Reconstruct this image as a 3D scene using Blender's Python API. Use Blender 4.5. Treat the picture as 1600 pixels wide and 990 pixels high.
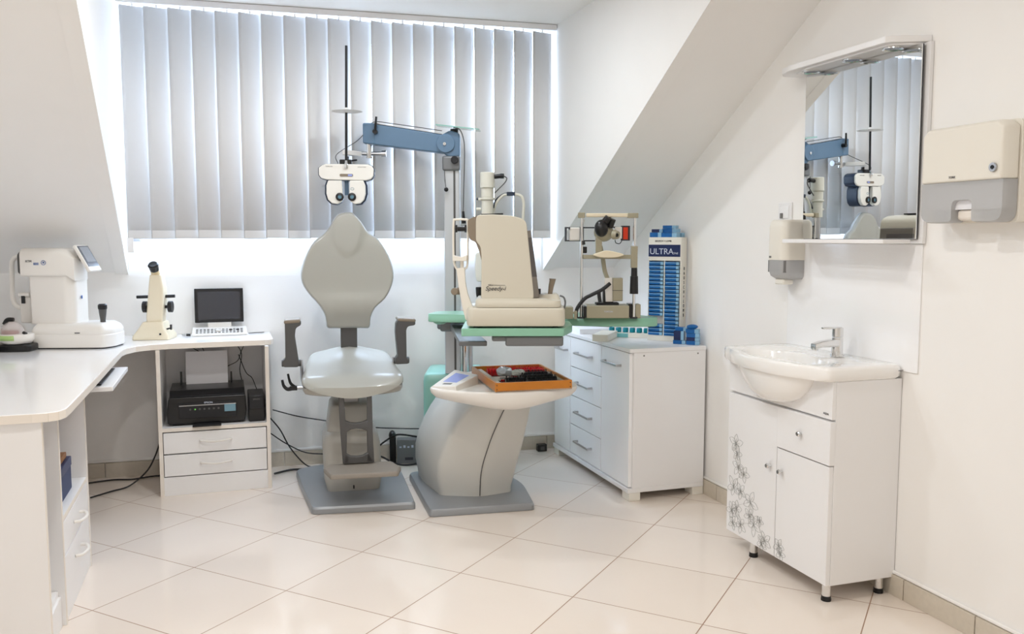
import bpy, bmesh, math, random
from mathutils import Vector, Matrix, Euler
for _o in list(bpy.data.objects): bpy.data.objects.remove(_o)
S = bpy.context.scene; COL = S.collection; R = math.radians
random.seed(7)

# ------------------------------------------------------------------ camera
cd = bpy.data.cameras.new('camera'); cam = bpy.data.objects.new('camera', cd); COL.objects.link(cam)
cd.sensor_width = 36; cd.lens = 1353.66 / 1600 * 36; cd.clip_start = .05
cam.location = (0, 0, 1.26); cam.rotation_euler = (R(90 - 5.2254), 0, R(-18.2)); S.camera = cam

# ------------------------------------------------------------------ colour management, sky, lamps
S.view_settings.view_transform = 'Standard'; S.view_settings.look = 'None'
S.view_settings.gamma = 1; S.view_settings.use_curve_mapping = False
S.view_settings.exposure = -0.04
S.cycles.use_denoising = True; S.cycles.max_bounces = 12; S.cycles.diffuse_bounces = 6
S.cycles.glossy_bounces = 4; S.cycles.transmission_bounces = 8; S.cycles.transparent_max_bounces = 12
S.cycles.caustics_reflective = False; S.cycles.caustics_refractive = False
S.cycles.sample_clamp_indirect = 6
W = bpy.data.worlds.new('sky'); S.world = W; W.use_nodes = True
bg = W.node_tree.nodes['Background']; bg.inputs[0].default_value = (.60, .76, 1, 1); bg.inputs[1].default_value = 14.0

def lamp(name, loc, size, power, col, rot=(0, 0, 0)):
    l = bpy.data.lights.new(name, 'AREA'); l.shape = 'DISK'; l.size = size; l.energy = power; l.color = col
    o = bpy.data.objects.new(name, l); COL.objects.link(o); o.location = loc; o.rotation_euler = rot
WARM = (1, .97, .925)
lamp('ceiling_and_fill_lamp', (.80, 2.0, 2.405), .10, 9.0, WARM)
lamp('ceiling_and_fill_lamp', (-.1, 2.1, 2.405), .10, 12.5, WARM)
lamp('ceiling_and_fill_lamp', (.62, .3, 2.405), .7, 8.5, WARM)  # broad warm fill added overhead, not a real fixture
lamp('ceiling_and_fill_lamp', (-.6, -.5, 2.405), .7, 7.5, (.80, .90, 1))  # added cool fill behind the camera, brightens surfaces facing it
lamp('ceiling_and_fill_lamp', (.95, 3.75, 2.41), .08, 7.4, (.90, .95, 1))  # invented dormer lamp, added for cool light and crisper shadows
lamp('ceiling_and_fill_lamp', (.2, 3.25, 2.41), .08, 9.5, (.90, .95, 1))  # second invented dormer lamp, lifts the back wall and chair

# ------------------------------------------------------------------ materials
def lin(c): return tuple((x / 255 / 12.92) if x / 255 <= .04045 else ((x / 255 + .055) / 1.055) ** 2.4 for x in c)
def mat(name, rgb, rough=.45, metal=0., spec=.5, coat=0., noise=0., scale=40, bump=0., alpha=1., trans=0., ior=1.45, emit=None):
    m = bpy.data.materials.new(name); m.use_nodes = True; nt = m.node_tree; b = nt.nodes['Principled BSDF']
    c = lin(rgb) + (1,)
    b.inputs['Base Color'].default_value = c; b.inputs['Roughness'].default_value = rough
    b.inputs['Metallic'].default_value = metal; b.inputs['Specular IOR Level'].default_value = spec
    b.inputs['Coat Weight'].default_value = coat; b.inputs['Coat Roughness'].default_value = .08
    b.inputs['Transmission Weight'].default_value = trans; b.inputs['IOR'].default_value = ior; b.inputs['Alpha'].default_value = alpha
    if emit: b.inputs['Emission Color'].default_value = lin(emit[0]) + (1,); b.inputs['Emission Strength'].default_value = emit[1]
    if noise or bump:
        tc = nt.nodes.new('ShaderNodeTexCoord'); n = nt.nodes.new('ShaderNodeTexNoise'); n.inputs['Scale'].default_value = scale
        n.inputs['Detail'].default_value = 4; nt.links.new(tc.outputs['Object'], n.inputs['Vector'])
        if noise:
            r = nt.nodes.new('ShaderNodeMixRGB'); r.inputs[1].default_value = c
            r.inputs[2].default_value = tuple(x * (1 - noise) for x in c[:3]) + (1,)
            nt.links.new(n.outputs['Fac'], r.inputs[0]); nt.links.new(r.outputs[0], b.inputs['Base Color'])
        if bump:
            u = nt.nodes.new('ShaderNodeBump'); u.inputs['Strength'].default_value = bump; u.inputs['Distance'].default_value = .002
            nt.links.new(n.outputs['Fac'], u.inputs['Height']); nt.links.new(u.outputs[0], b.inputs['Normal'])
    return m
M = {}
M['paint'] = mat('wall_paint', (246, 244, 241), .55, noise=.03, scale=6, bump=.05)
M['lam'] = mat('white_laminate', (240, 239, 239), .32, noise=.02, scale=8)
M['gloss'] = mat('white_gloss_laminate', (250, 250, 251), .08, coat=.6)
M['edge'] = mat('cream_edge_band', (236, 228, 218), .4)
M['deskgloss'] = mat('white_desk_top', (243, 241, 240), .15, coat=.4, noise=.02, scale=5)
M['porc'] = mat('white_porcelain', (245, 243, 240), .06, coat=.8)
M['chrome'] = mat('chrome', (225, 225, 225), .08, 1)
M['satin'] = mat('satin_metal', (190, 190, 192), .3, 1)
M['alu'] = mat('grey_aluminium', (196, 199, 202), .35, .25)
M['black'] = mat('black_plastic', (22, 22, 24), .3)
M['blackmat'] = mat('matt_black_plastic', (30, 30, 33), .6)
M['rubber'] = mat('black_rubber_cable', (34, 34, 36), .55)
M['skirt'] = mat('beige_skirting_tile', (212, 202, 186), .3, noise=.15, scale=60)
M['seat'] = mat('grey_beige_vinyl', (172, 171, 163), .32, noise=.05, scale=5, coat=.15)
M['shell'] = mat('grey_beige_shell', (174, 171, 163), .4)
M['dgrey'] = mat('dark_grey_plastic', (84, 83, 82), .42, noise=.06, scale=200)
M['brgrey'] = mat('brown_grey_rubber', (142, 134, 124), .6, noise=.08, scale=150)
M['basegrey'] = mat('blue_grey_base_plate', (152, 155, 158), .33, metal=.25, noise=.05, scale=6)
M['body'] = mat('warm_grey_body', (205, 204, 198), .4)
M['cream'] = mat('cream_plastic', (206, 200, 184), .35)
M['cream2'] = mat('pale_ivory_plastic', (232, 227, 216), .35)
M['creamd'] = mat('olive_cream_metal', (160, 154, 132), .4)
M['ivory'] = mat('yellow_ivory_metal', (228, 216, 190), .4)
M['ivoryd'] = mat('dark_ivory_metal', (206, 186, 146), .4)
M['taupe'] = mat('taupe_plastic', (134, 121, 104), .45)
M['offw'] = mat('off_white_plastic', (232, 228, 222), .35)
M['phor'] = mat('warm_white_plastic', (236, 233, 226), .3)
M['navy'] = mat('navy_plastic', (34, 46, 66), .35)
M['blue'] = mat('grey_blue_paint', (92, 120, 146), .35)
M['mint'] = mat('mint_green_laminate', (138, 188, 162), .3, noise=.04, scale=8)
M['mintb'] = mat('mint_green_paint', (140, 190, 176), .28)
M['brkt'] = mat('mid_grey_metal', (118, 120, 122), .4, .3)
M['wood'] = mat('orange_varnished_wood', (206, 128, 40), .3, noise=.25, scale=14)
M['felt'] = mat('tray_lining', (214, 206, 192), .8)
M['red'] = mat('red_lens_rim', (206, 22, 28), .3)
M['blk2'] = mat('black_lens_rim', (22, 22, 26), .3, .3)
M['lens'] = mat('clear_lens', (225, 228, 226), .1, alpha=.45)
M['bluep'] = mat('royal_blue_carton', (14, 104, 178), .35, noise=.3, scale=90)
M['bluel'] = mat('pale_blue_carton', (150, 196, 226), .35, noise=.25, scale=120)
M['navyc'] = mat('navy_carton', (28, 44, 92), .4, noise=.3, scale=60)
M['card'] = mat('white_card', (234, 230, 220), .5)
M['ink'] = mat('dark_ink', (52, 52, 58), .6)
M['inkb'] = mat('blue_ink', (52, 92, 160), .6)
M['line'] = mat('silver_grey_line', (150, 150, 146), .5)
M['inkg'] = mat('grey_ink', (120, 118, 116), .6)
M['inkw'] = mat('pale_print', (208, 216, 232), .6)
M['screen'] = mat('dark_screen', (52, 52, 56), .12, coat=.3)
M['lcd'] = mat('grey_lcd', (104, 108, 116), .2)
M['lcdb'] = mat('lilac_lcd', (142, 154, 208), .25, emit=((142, 154, 208), .25))
M['paper'] = mat('paper', (236, 236, 240), .7)
M['teal'] = mat('teal_plastic', (10, 130, 146), .3)
M['teall'] = mat('pale_teal_card', (120, 186, 190), .4)
M['greenp'] = mat('lime_plastic', (176, 206, 130), .35)
M['orange'] = mat('orange_red_lamp', (214, 56, 20), .3)
M['amber'] = mat('amber_liquid', (190, 110, 40), .3)
M['bluebox'] = mat('navy_blue_box', (44, 58, 96), .55)
M['brown'] = mat('brown_card', (150, 104, 62), .6)
M['glassblue'] = mat('coated_lens', (96, 140, 160), .05, metal=.3, coat=1)
M['kera'] = mat('grey_cream_metal', (212, 210, 198), .4)
M['sidep'] = mat('dark_taupe_plastic', (112, 106, 98), .4)
M['smoke'] = mat('smoked_window', (84, 80, 78), .2)
M['frost'] = mat('frosted_grey_plastic', (196, 196, 196), .35, alpha=.72)
M['clear'] = mat('clear_plastic', (235, 225, 222), .05, alpha=.35)
M['cushion'] = mat('white_pad', (226, 228, 222), .5)
M['glassg'] = mat('green_glass_plate', (150, 196, 184), .08, alpha=.8)
mm = mat('mirror_silver', (236, 238, 238), .0, 1); M['mirror'] = mm

def thin_glass():
    m = bpy.data.materials.new('window_glass'); m.use_nodes = True; nt = m.node_tree; nt.nodes.clear()
    o = nt.nodes.new('ShaderNodeOutputMaterial'); t = nt.nodes.new('ShaderNodeBsdfTransparent'); g = nt.nodes.new('ShaderNodeBsdfGlossy')
    g.inputs['Roughness'].default_value = .02; x = nt.nodes.new('ShaderNodeMixShader'); x.inputs[0].default_value = .06
    nt.links.new(t.outputs[0], x.inputs[1]); nt.links.new(g.outputs[0], x.inputs[2]); nt.links.new(x.outputs[0], o.inputs[0]); return m
M['glass'] = thin_glass()
def slat_mat():
    m = bpy.data.materials.new('blind_fabric'); m.use_nodes = True; nt = m.node_tree; nt.nodes.clear()
    o = nt.nodes.new('ShaderNodeOutputMaterial'); d = nt.nodes.new('ShaderNodeBsdfDiffuse'); t = nt.nodes.new('ShaderNodeBsdfTranslucent')
    x = nt.nodes.new('ShaderNodeMixShader'); x.inputs[0].default_value = .055
    d.inputs[0].default_value = (.70, .69, .68, 1); t.inputs[0].default_value = (.88, .76, .62, 1)
    tc = nt.nodes.new('ShaderNodeTexCoord'); mp = nt.nodes.new('ShaderNodeMapping'); mp.inputs['Scale'].default_value = (900, 900, 900)
    n = nt.nodes.new('ShaderNodeTexNoise'); n.inputs['Scale'].default_value = 1; b = nt.nodes.new('ShaderNodeBump'); b.inputs['Strength'].default_value = .15
    nt.links.new(tc.outputs['Object'], mp.inputs[0]); nt.links.new(mp.outputs[0], n.inputs['Vector']); nt.links.new(n.outputs['Fac'], b.inputs['Height'])
    nt.links.new(b.outputs[0], d.inputs['Normal'])
    nt.links.new(d.outputs[0], x.inputs[1]); nt.links.new(t.outputs[0], x.inputs[2]); nt.links.new(x.outputs[0], o.inputs[0]); return m
M['slat'] = slat_mat()

def floor_mat():
    m = bpy.data.materials.new('cream_floor_tiles'); m.use_nodes = True; nt = m.node_tree; L = nt.links; b = nt.nodes['Principled BSDF']
    N = lambda t: nt.nodes.new(t)
    def math_(op, a, c=None):
        n = N('ShaderNodeMath'); n.operation = op
        for i, v in enumerate((a, c)):
            if v is None: continue
            if isinstance(v, (int, float)): n.inputs[i].default_value = v
            else: L.new(v, n.inputs[i])
        return n.outputs[0]
    g = N('ShaderNodeNewGeometry'); s = N('ShaderNodeSeparateXYZ'); L.new(g.outputs['Position'], s.inputs[0])
    th = -0.492 - R(18.2); ox, oy = TILE0
    def axis(ax, ay, size):
        u = math_('ADD', math_('MULTIPLY', math_('SUBTRACT', s.outputs[0], ox), ax), math_('MULTIPLY', math_('SUBTRACT', s.outputs[1], oy), ay))
        u = math_('DIVIDE', u, size); f = math_('FRACT', u)
        d = math_('MULTIPLY', math_('MINIMUM', f, math_('SUBTRACT', 1, f)), size)
        return math_('FLOOR', u), math_('LESS_THAN', d, .0019)
    iu, gu = axis(math.cos(th), math.sin(th), .46444); iv, gv = axis(-math.sin(th), math.cos(th), .46444 * .9401)
    grout = math_('MAXIMUM', gu, gv)
    cb = N('ShaderNodeCombineXYZ'); L.new(iu, cb.inputs[0]); L.new(iv, cb.inputs[1])
    wn = N('ShaderNodeTexWhiteNoise'); wn.noise_dimensions = '3D'; L.new(cb.outputs[0], wn.inputs[0])
    n1 = N('ShaderNodeTexNoise'); n1.inputs['Scale'].default_value = 3; n1.inputs['Detail'].default_value = 5; L.new(g.outputs['Position'], n1.inputs['Vector'])
    n2 = N('ShaderNodeTexNoise'); n2.inputs['Scale'].default_value = 180; n2.inputs['Detail'].default_value = 2; L.new(g.outputs['Position'], n2.inputs['Vector'])
    sp = math_('GREATER_THAN', n2.outputs['Fac'], .70)
    fac = math_('ADD', math_('ADD', math_('MULTIPLY', wn.outputs[0], .35), math_('MULTIPLY', n1.outputs['Fac'], .45)), math_('MULTIPLY', sp, .35))
    x = N('ShaderNodeMixRGB'); x.inputs[1].default_value = lin((238, 227, 216)) + (1,); x.inputs[2].default_value = lin((226, 213, 200)) + (1,); L.new(fac, x.inputs[0])
    y = N('ShaderNodeMixRGB'); y.inputs[2].default_value = lin((158, 128, 106)) + (1,); L.new(x.outputs[0], y.inputs[1]); L.new(grout, y.inputs[0])
    L.new(y.outputs[0], b.inputs['Base Color'])
    r = math_('ADD', math_('MULTIPLY', grout, .5), .09); L.new(r, b.inputs['Roughness']); b.inputs['Specular IOR Level'].default_value = .45
    return m
_t = R(18.2); _x, _y = -1.6179 * 1.26, 2.9074 * 1.26
TILE0 = (_x * math.cos(_t) + _y * math.sin(_t), -_x * math.sin(_t) + _y * math.cos(_t))
M['floor'] = floor_mat()

# ------------------------------------------------------------------ mesh helpers
ZOFF = {}
def tag(o, label, cat=None, group=None, kind=None):
    if label: o['label'] = label
    if cat: o['category'] = cat
    if group: o['group'] = group
    if kind: o['kind'] = kind
    return o
def thing(name, label, cat, loc=(0, 0, 0), rot=0, group=None):
    """Empty at a thing's base; its parts are written with local x, y and world height z."""
    o = bpy.data.objects.new(name, None); COL.objects.link(o); o.empty_display_size = .05
    o.location = loc; o.rotation_euler = (0, 0, R(rot)); ZOFF[o.name] = Vector(loc) if False else Vector((0, 0, loc[2]))
    return tag(o, label, cat, group)
def rpoly(pts, r, n=5):
    """polygon with rounded corners; r a number or one per corner"""
    out = []; k = len(pts)
    for i in range(k):
        p0, p1, p2 = Vector(pts[i - 1]), Vector(pts[i]), Vector(pts[(i + 1) % k]); rr = r[i] if isinstance(r, (list, tuple)) else r
        if rr <= 0: out.append(tuple(p1)); continue
        a = (p0 - p1); b = (p2 - p1); d = min(rr, a.length * .49, b.length * .49); a.normalize(); b.normalize()
        s, e = p1 + a * d, p1 + b * d
        for j in range(n + 1):
            t = j / n; out.append(tuple((1 - t) ** 2 * s + 2 * t * (1 - t) * p1 + t * t * e))
    return out
def smooth_path(pts, n=6):
    P = [Vector(p) for p in pts]
    if len(P) < 3: return P
    out = []
    for i in range(len(P) - 1):
        a = P[i - 1] if i else P[0] * 2 - P[1]; b, c = P[i], P[i + 1]; d = P[i + 2] if i + 2 < len(P) else P[-1] * 2 - P[-2]
        for j in range(n):
            t = j / n; out.append(.5 * ((2 * b) + (c - a) * t + (2 * a - 5 * b + 4 * c - d) * t * t + (3 * b - a - 3 * c + d) * t ** 3))
    out.append(P[-1]); return out
def closed_smooth(pts, n=4):
    P = [Vector(p) for p in pts]; k = len(P); out = []
    for i in range(k):
        a, b, c, d = P[i - 1], P[i], P[(i + 1) % k], P[(i + 2) % k]
        for j in range(n):
            t = j / n; out.append(tuple(.5 * ((2 * b) + (c - a) * t + (2 * a - 5 * b + 4 * c - d) * t * t + (3 * b - a - 3 * c + d) * t ** 3)))
    return out
class B:
    def __init__(s): s.bm = bmesh.new()
    def _add(s, vs, fs):
        v = [s.bm.verts.new(x) for x in vs]
        for f in fs:
            try: s.bm.faces.new([v[i] for i in f])
            except ValueError: pass
        return s
    def box(s, x0, x1, y0, y1, z0, z1, rot=None, c=None):
        vs = [Vector((x, y, z)) for z in (z0, z1) for y in (y0, y1) for x in (x0, x1)]
        if rot is not None:
            c = Vector(c) if c is not None else Vector(((x0 + x1) / 2, (y0 + y1) / 2, (z0 + z1) / 2)); m = Euler(rot).to_matrix(); vs = [m @ (v - c) + c for v in vs]
        return s._add(vs, [(0, 2, 3, 1), (4, 5, 7, 6), (0, 1, 5, 4), (2, 6, 7, 3), (0, 4, 6, 2), (1, 3, 7, 5)])
    def loft(s, rings, cap=True, close=True):
        k = len(rings[0]); vs = [p for r in rings for p in r]; fs = []
        for i in range(len(rings) - 1):
            for j in range(k if close else k - 1):
                fs.append((i * k + j, i * k + (j + 1) % k, (i + 1) * k + (j + 1) % k, (i + 1) * k + j))
        if cap: fs.append(tuple(range(k))[::-1]); fs.append(tuple((len(rings) - 1) * k + j for j in range(k)))
        return s._add(vs, fs)
    def prism(s, poly, ax, a, b):
        f = {'z': lambda p, h: (p[0], p[1], h), 'y': lambda p, h: (p[0], h, p[1]), 'x': lambda p, h: (h, p[0], p[1])}[ax]
        return s.loft([[f(p, a) for p in poly], [f(p, b) for p in poly]])
    def cyl(s, p0, p1, r0, r1=None, n=20):
        r1 = r0 if r1 is None else r1; p0, p1 = Vector(p0), Vector(p1); d = (p1 - p0).normalized(); q = d.to_track_quat('Z', 'Y').to_matrix()
        ring = lambda p, r: [p + q @ Vector((r * math.cos(6.28318 * i / n), r * math.sin(6.28318 * i / n), 0)) for i in range(n)]
        return s.loft([ring(p0, r0), ring(p1, r1)])
    def lathe(s, prof, c=(0, 0, 0), d=(0, 0, 1), n=24):
        c = Vector(c); q = Vector(d).to_track_quat('Z', 'Y').to_matrix()
        return s.loft([[c + q @ Vector((max(r, 1e-4) * math.cos(6.28318 * i / n), max(r, 1e-4) * math.sin(6.28318 * i / n), z)) for i in range(n)] for r, z in prof])
    def tube(s, pts, r, n=8, sm=6):
        P = smooth_path(pts, sm) if sm else [Vector(p) for p in pts]; rings = []; up = None
        for i, p in enumerate(P):
            d = (P[min(i + 1, len(P) - 1)] - P[max(i - 1, 0)]).normalized()
            if up is None: up = d.orthogonal().normalized()
            up = (up - d * up.dot(d)); up = up.normalized() if up.length > 1e-6 else d.orthogonal().normalized(); w = d.cross(up)
            rr = r[0] + (r[1] - r[0]) * i / (len(P) - 1) if isinstance(r, tuple) else r
            rings.append([p + (up * math.cos(6.28318 * k / n) + w * math.sin(6.28318 * k / n)) * rr for k in range(n)])
        return s.loft(rings)
    def ball(s, c, r, n=16, m=10):
        r = (r, r, r) if isinstance(r, (int, float)) else r
        rings = [[(c[0] + r[0] * math.sin(t) * math.cos(6.28318 * i / n), c[1] + r[1] * math.sin(t) * math.sin(6.28318 * i / n), c[2] - r[2] * math.cos(t)) for i in range(n)] for t in [max(.02, min(3.1216, math.pi * j / m)) for j in range(m + 1)]]
        return s.loft(rings)
    def xf(s, m):
        bmesh.ops.transform(s.bm, matrix=m, verts=s.bm.verts); return s
    def out(s, name, m, parent=None, bevel=0., seg=2, smooth=True, ang=35, sub=0, label=None, zoff=None):
        bmesh.ops.recalc_face_normals(s.bm, faces=s.bm.faces)
        z = ZOFF.get(parent.name, Vector((0, 0, 0))) if parent else Vector((0, 0, 0))
        if z.length: bmesh.ops.translate(s.bm, vec=-z, verts=s.bm.verts)
        me = bpy.data.meshes.new(name); s.bm.to_mesh(me); s.bm.free(); me.materials.append(M[m] if isinstance(m, str) else m)
        o = bpy.data.objects.new(name, me); COL.objects.link(o)
        if parent: o.parent = parent; ZOFF[o.name] = z
        if smooth:
            for p in me.polygons: p.use_smooth = True
            me.set_sharp_from_angle(angle=R(ang))
        if bevel:
            b = o.modifiers.new('bevel', 'BEVEL'); b.width = bevel; b.segments = seg; b.limit_method = 'ANGLE'; b.angle_limit = R(35); b.harden_normals = False
        if sub: b = o.modifiers.new('sub', 'SUBSURF'); b.levels = sub; b.render_levels = sub
        if label: o['label'] = label
        return o
def write(txt, size, pos, rot, m, parent, name='lettering', depth=.0006, align='CENTER', shear=0., sx=1.):
    """raised lettering as a mesh; pos in the parent's frame, z world height"""
    c = bpy.data.curves.new('t', 'FONT'); c.body = txt; c.size = size; c.extrude = depth; c.align_x = align; c.align_y = 'CENTER'; c.shear = shear
    t = bpy.data.objects.new('t', c); COL.objects.link(t); bpy.context.view_layer.update()
    me = bpy.data.meshes.new_from_object(t.evaluated_get(bpy.context.evaluated_depsgraph_get())); bpy.data.objects.remove(t)
    z = ZOFF.get(parent.name, Vector((0, 0, 0))) if parent else Vector()
    me.transform(Matrix.Translation(Vector(pos) - z) @ Euler(rot).to_matrix().to_4x4() @ Matrix.Diagonal((sx, 1, 1, 1)))
    me.name = name; me.materials.clear(); me.materials.append(M[m]); o = bpy.data.objects.new(name, me); COL.objects.link(o)
    if parent: o.parent = parent; ZOFF[o.name] = z
    return o
def copy_tree(o, parent=None):
    c = o.copy(); COL.objects.link(c)
    if parent: c.parent = parent
    for ch in [x for x in KIDS.get(o.name, [])]: copy_tree(ch, c)
    return c
KIDS = {}
def index_kids():
    KIDS.clear()
    for o in bpy.data.objects:
        if o.parent: KIDS.setdefault(o.parent.name, []).append(o)
def cable(label, pts, r=.0028, m='rubber', name='cable', group=None, smn=8):
    c = Vector(pts[0]); b = B(); b.tube([Vector(p) - c for p in pts], r, 6, smn); o = b.out(name, m); o.location = c
    return tag(o, label, 'cable', group)
# ------------------------------------------------------------------ room shell (world axes = room axes)
RW, LW, FW, CZ = 2.22, -1.55, -1.3, 2.43          # right wall x, left wall x, wall behind camera y, ceiling z
wy = lambda x: 4.895 - .053 * x                   # the window wall stands slightly askew
KN = 1.07; SL = .592
def struct(b, name, m, **k):
    o = b.out(name, m, **k); o['kind'] = 'structure'; return o
def sheared(b):
    for v in b.bm.verts: v.co.y += wy(v.co.x) 
    return b
b = B().box(LW - .2, RW + .2, FW - .2, 5.3, -.1, 0); struct(b, 'floor', 'floor', smooth=False)
struct(B().box(RW, RW + .2, FW - .2, 5.3, 0, CZ + .1), 'wall_right', 'paint', smooth=False)
struct(B().box(LW - .2, LW, FW - .2, 5.3, 0, CZ + .1), 'wall_left', 'paint', smooth=False)
struct(B().box(LW, RW, FW - .2, FW, 0, CZ + .1), 'wall_front', 'paint', smooth=False)
# window wall: knee wall, jambs, head, sill rounded to catch sky and imitate bloom below the blind
XL, XR = -.49, 1.77
wx0, wx1, wz0, wz1 = -.486, 1.757, 1.24, 2.418
b = B()
b.box(LW, RW, 0, .3, 0, 1.055); b.box(LW, wx0, 0, .3, 1.055, KN + .02); b.box(wx1, RW, 0, .3, 1.055, KN + .02); b.box(XL, XR, .16, .3, 1.05, 1.13)
b.box(XL - .1, wx0, 0, .3, KN + .02, CZ + .1); b.box(wx1, XR + .1, 0, .3, KN + .02, CZ + .1); b.box(wx0, wx1, 0, .3, wz1, CZ + .1)
sill = [(0, 1.055)] + [(.17 - .17 * math.cos(t), 1.055 + (wz0 - 1.055) * math.sin(t)) for t in [i * math.pi / 2 / 14 for i in range(1, 15)]] + [(.3, wz0), (.3, 1.055)]
b.prism(sill, 'x', wx0, wx1)
struct(sheared(b), 'wall_back', 'paint', ang=30)
# window_1
b = B(); b.box(wx0, wx0 + .05, .19, .25, wz0, wz1); b.box(wx1 - .05, wx1, .19, .25, wz0, wz1); b.box(wx0, wx1, .19, .25, wz0, wz0 + .05); b.box(wx0, wx1, .19, .25, wz1 - .05, wz1)
win = struct(sheared(b), 'window_1', 'lam', bevel=.004)
o = sheared(B().box(wx0 + .045, wx1 - .045, .215, .222, wz0 + .045, wz1 - .045)).out('pane', 'glass', win, smooth=False)
# sloping ceilings left and right of the dormer, flat ceiling
def slope(x0, x1, name):
    b = B(); ytop = lambda x: wy(x) - (CZ - KN) / SL
    lo = [(x0, wy(x0) + .02, KN), (x1, wy(x1) + .02, KN)]; hi = [(x1, ytop(x1), CZ), (x0, ytop(x0), CZ)]
    q = lo + hi; up = [(x, y, z + .12) for x, y, z in q]; b._add(q + up, [(0, 1, 2, 3), (7, 6, 5, 4), (0, 4, 5, 1), (1, 5, 6, 2), (2, 6, 7, 3), (3, 7, 4, 0)])
    return struct(b, name, 'paint', smooth=False)
slope(LW, XL, 'ceiling_slope_left'); slope(XR, RW, 'ceiling_slope_right')
b = B().box(LW, RW, FW, 2.6, CZ, CZ + .1); b.box(XL, XR, 2.55, 5.0, CZ, CZ + .1); struct(b, 'ceiling', 'paint', smooth=False)
def cheek(xw, xf, t, name):
    b = B(); yt = wy(xw) - (CZ - KN) / SL
    tri = [(xw, wy(xw), KN), (xf, yt, CZ), (xw, wy(xw), CZ)]
    tri2 = [(x + t, y, z) for x, y, z in tri]; b._add(tri + tri2, [(0, 1, 2), (5, 4, 3), (0, 3, 4, 1), (1, 4, 5, 2), (2, 5, 3, 0)])
    return struct(b, name, 'paint', smooth=False)
cheek(XL, -.435, -.06, 'wall_dormer_left'); cheek(XR, 1.768, .06, 'wall_dormer_right')
# skirting tiles with joints and a plaster lip above them
def skirting_back():
    b = B(); x = LW
    while x < RW - .02: x1 = min(x + .302, RW - .02); b.box(x + .001, x1 - .001, -.014, 0, 0, .078); x += .304
    return struct(sheared(b), 'baseboard_back', 'skirt', bevel=.001)
def skirting_right():
    b = B(); y = FW
    while y < 4.76: y1 = min(y + .302, 4.765); b.box(RW - .014, RW, y + .001, y1 - .001, 0, .074); y += .304
    return struct(b, 'baseboard_right', 'skirt', bevel=.001)
skirting_back(); skirting_right()
struct(sheared(B().box(LW, RW - .02, -.01, 0, .079, .094)), 'trim_back', 'paint', bevel=.004)
struct(B().box(RW - .01, RW, FW, 4.765, .075, .088), 'trim_right', 'paint', bevel=.004)
# glossy splash panel behind the wash basin
struct(B().box(RW - .006, RW - .0005, 2.335, 3.06, .80, 1.238), 'trim_splash_panel', 'gloss', bevel=.001)

# ------------------------------------------------------------------ vertical blind
bx0, bx1 = -.460, 1.745
bl = thing('vertical_blind', 'pale grey vertical blind with fabric slats covering the dormer window', 'blind', (0, 0, 1.257))
by = lambda x: wy(x) - .2
b = B(); b.box(bx0 - .02, bx1 + .02, -.225, -.175, 2.398, 2.428); sheared(b).out('headrail', 'lam', bl, bevel=.002)
n = 20; pitch = (bx1 - bx0) / n; sw = pitch * 1.10
for i in range(n):
    cx = bx0 + (i + .5) * pitch; a = R(14) + random.uniform(-.05, .05)
    if i == 5: a += R(6)
    if i in (8, 9): a -= R(3)
    b = B(); z0, z1 = 1.257 + random.uniform(-.003, .003), 2.388
    if i == 0: z0 -= .0
    for k in range(6):
        u0 = -sw / 2 + sw * k / 6; u1 = u0 + sw / 6; c0 = .004 * (1 - (2 * u0 / sw) ** 2); c1 = .004 * (1 - (2 * u1 / sw) ** 2)
        P = lambda u, c, z: (cx + u * math.cos(a) - c * math.sin(a), by(cx) + u * math.sin(a) + c * math.cos(a), z)
        b._add([P(u0, c0, z0), P(u1, c1, z0), P(u1, c1, z1), P(u0, c0, z1)], [(0, 1, 2, 3)])
    bmesh.ops.remove_doubles(b.bm, verts=b.bm.verts, dist=1e-5)
    s_ = b.out('slat', 'slat', bl)
    so = s_.modifiers.new('s', 'SOLIDIFY'); so.thickness = .0008
    b = B(); u = sw / 2 - .004
    P = lambda u, c, z: (cx + u * math.cos(a) - c * math.sin(a), by(cx) + u * math.sin(a) + c * math.cos(a), z)
    vs = [P(-u, -.002, z0 + .002), P(u, -.002, z0 + .002), P(u, -.002, z0 + .042), P(-u, -.002, z0 + .042), P(-u, .006, z0 + .002), P(u, .006, z0 + .002), P(u, .006, z0 + .042), P(-u, .006, z0 + .042)]
    b._add(vs, [(0, 1, 2, 3), (7, 6, 5, 4), (0, 4, 5, 1), (1, 5, 6, 2), (2, 6, 7, 3), (3, 7, 4, 0)]); b.out('weight', 'slat', s_, smooth=False)
    b = B().box(cx - .004, cx + .004, by(cx) - .003, by(cx) + .003, 2.384, 2.400); b.out('hook', 'lam', s_, smooth=False)
b = B(); b.tube([(bx0 - .002, by(bx0) - .012, 2.40), (bx0 + .0, by(bx0) - .012, 1.9), (bx0 + .004, by(bx0) - .012, 1.20)], .0015); b.box(bx0 - .006, bx0 + .022, by(bx0) - .017, by(bx0) - .007, 1.185, 1.26); b.out('cord_weight', 'lam', bl)

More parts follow.
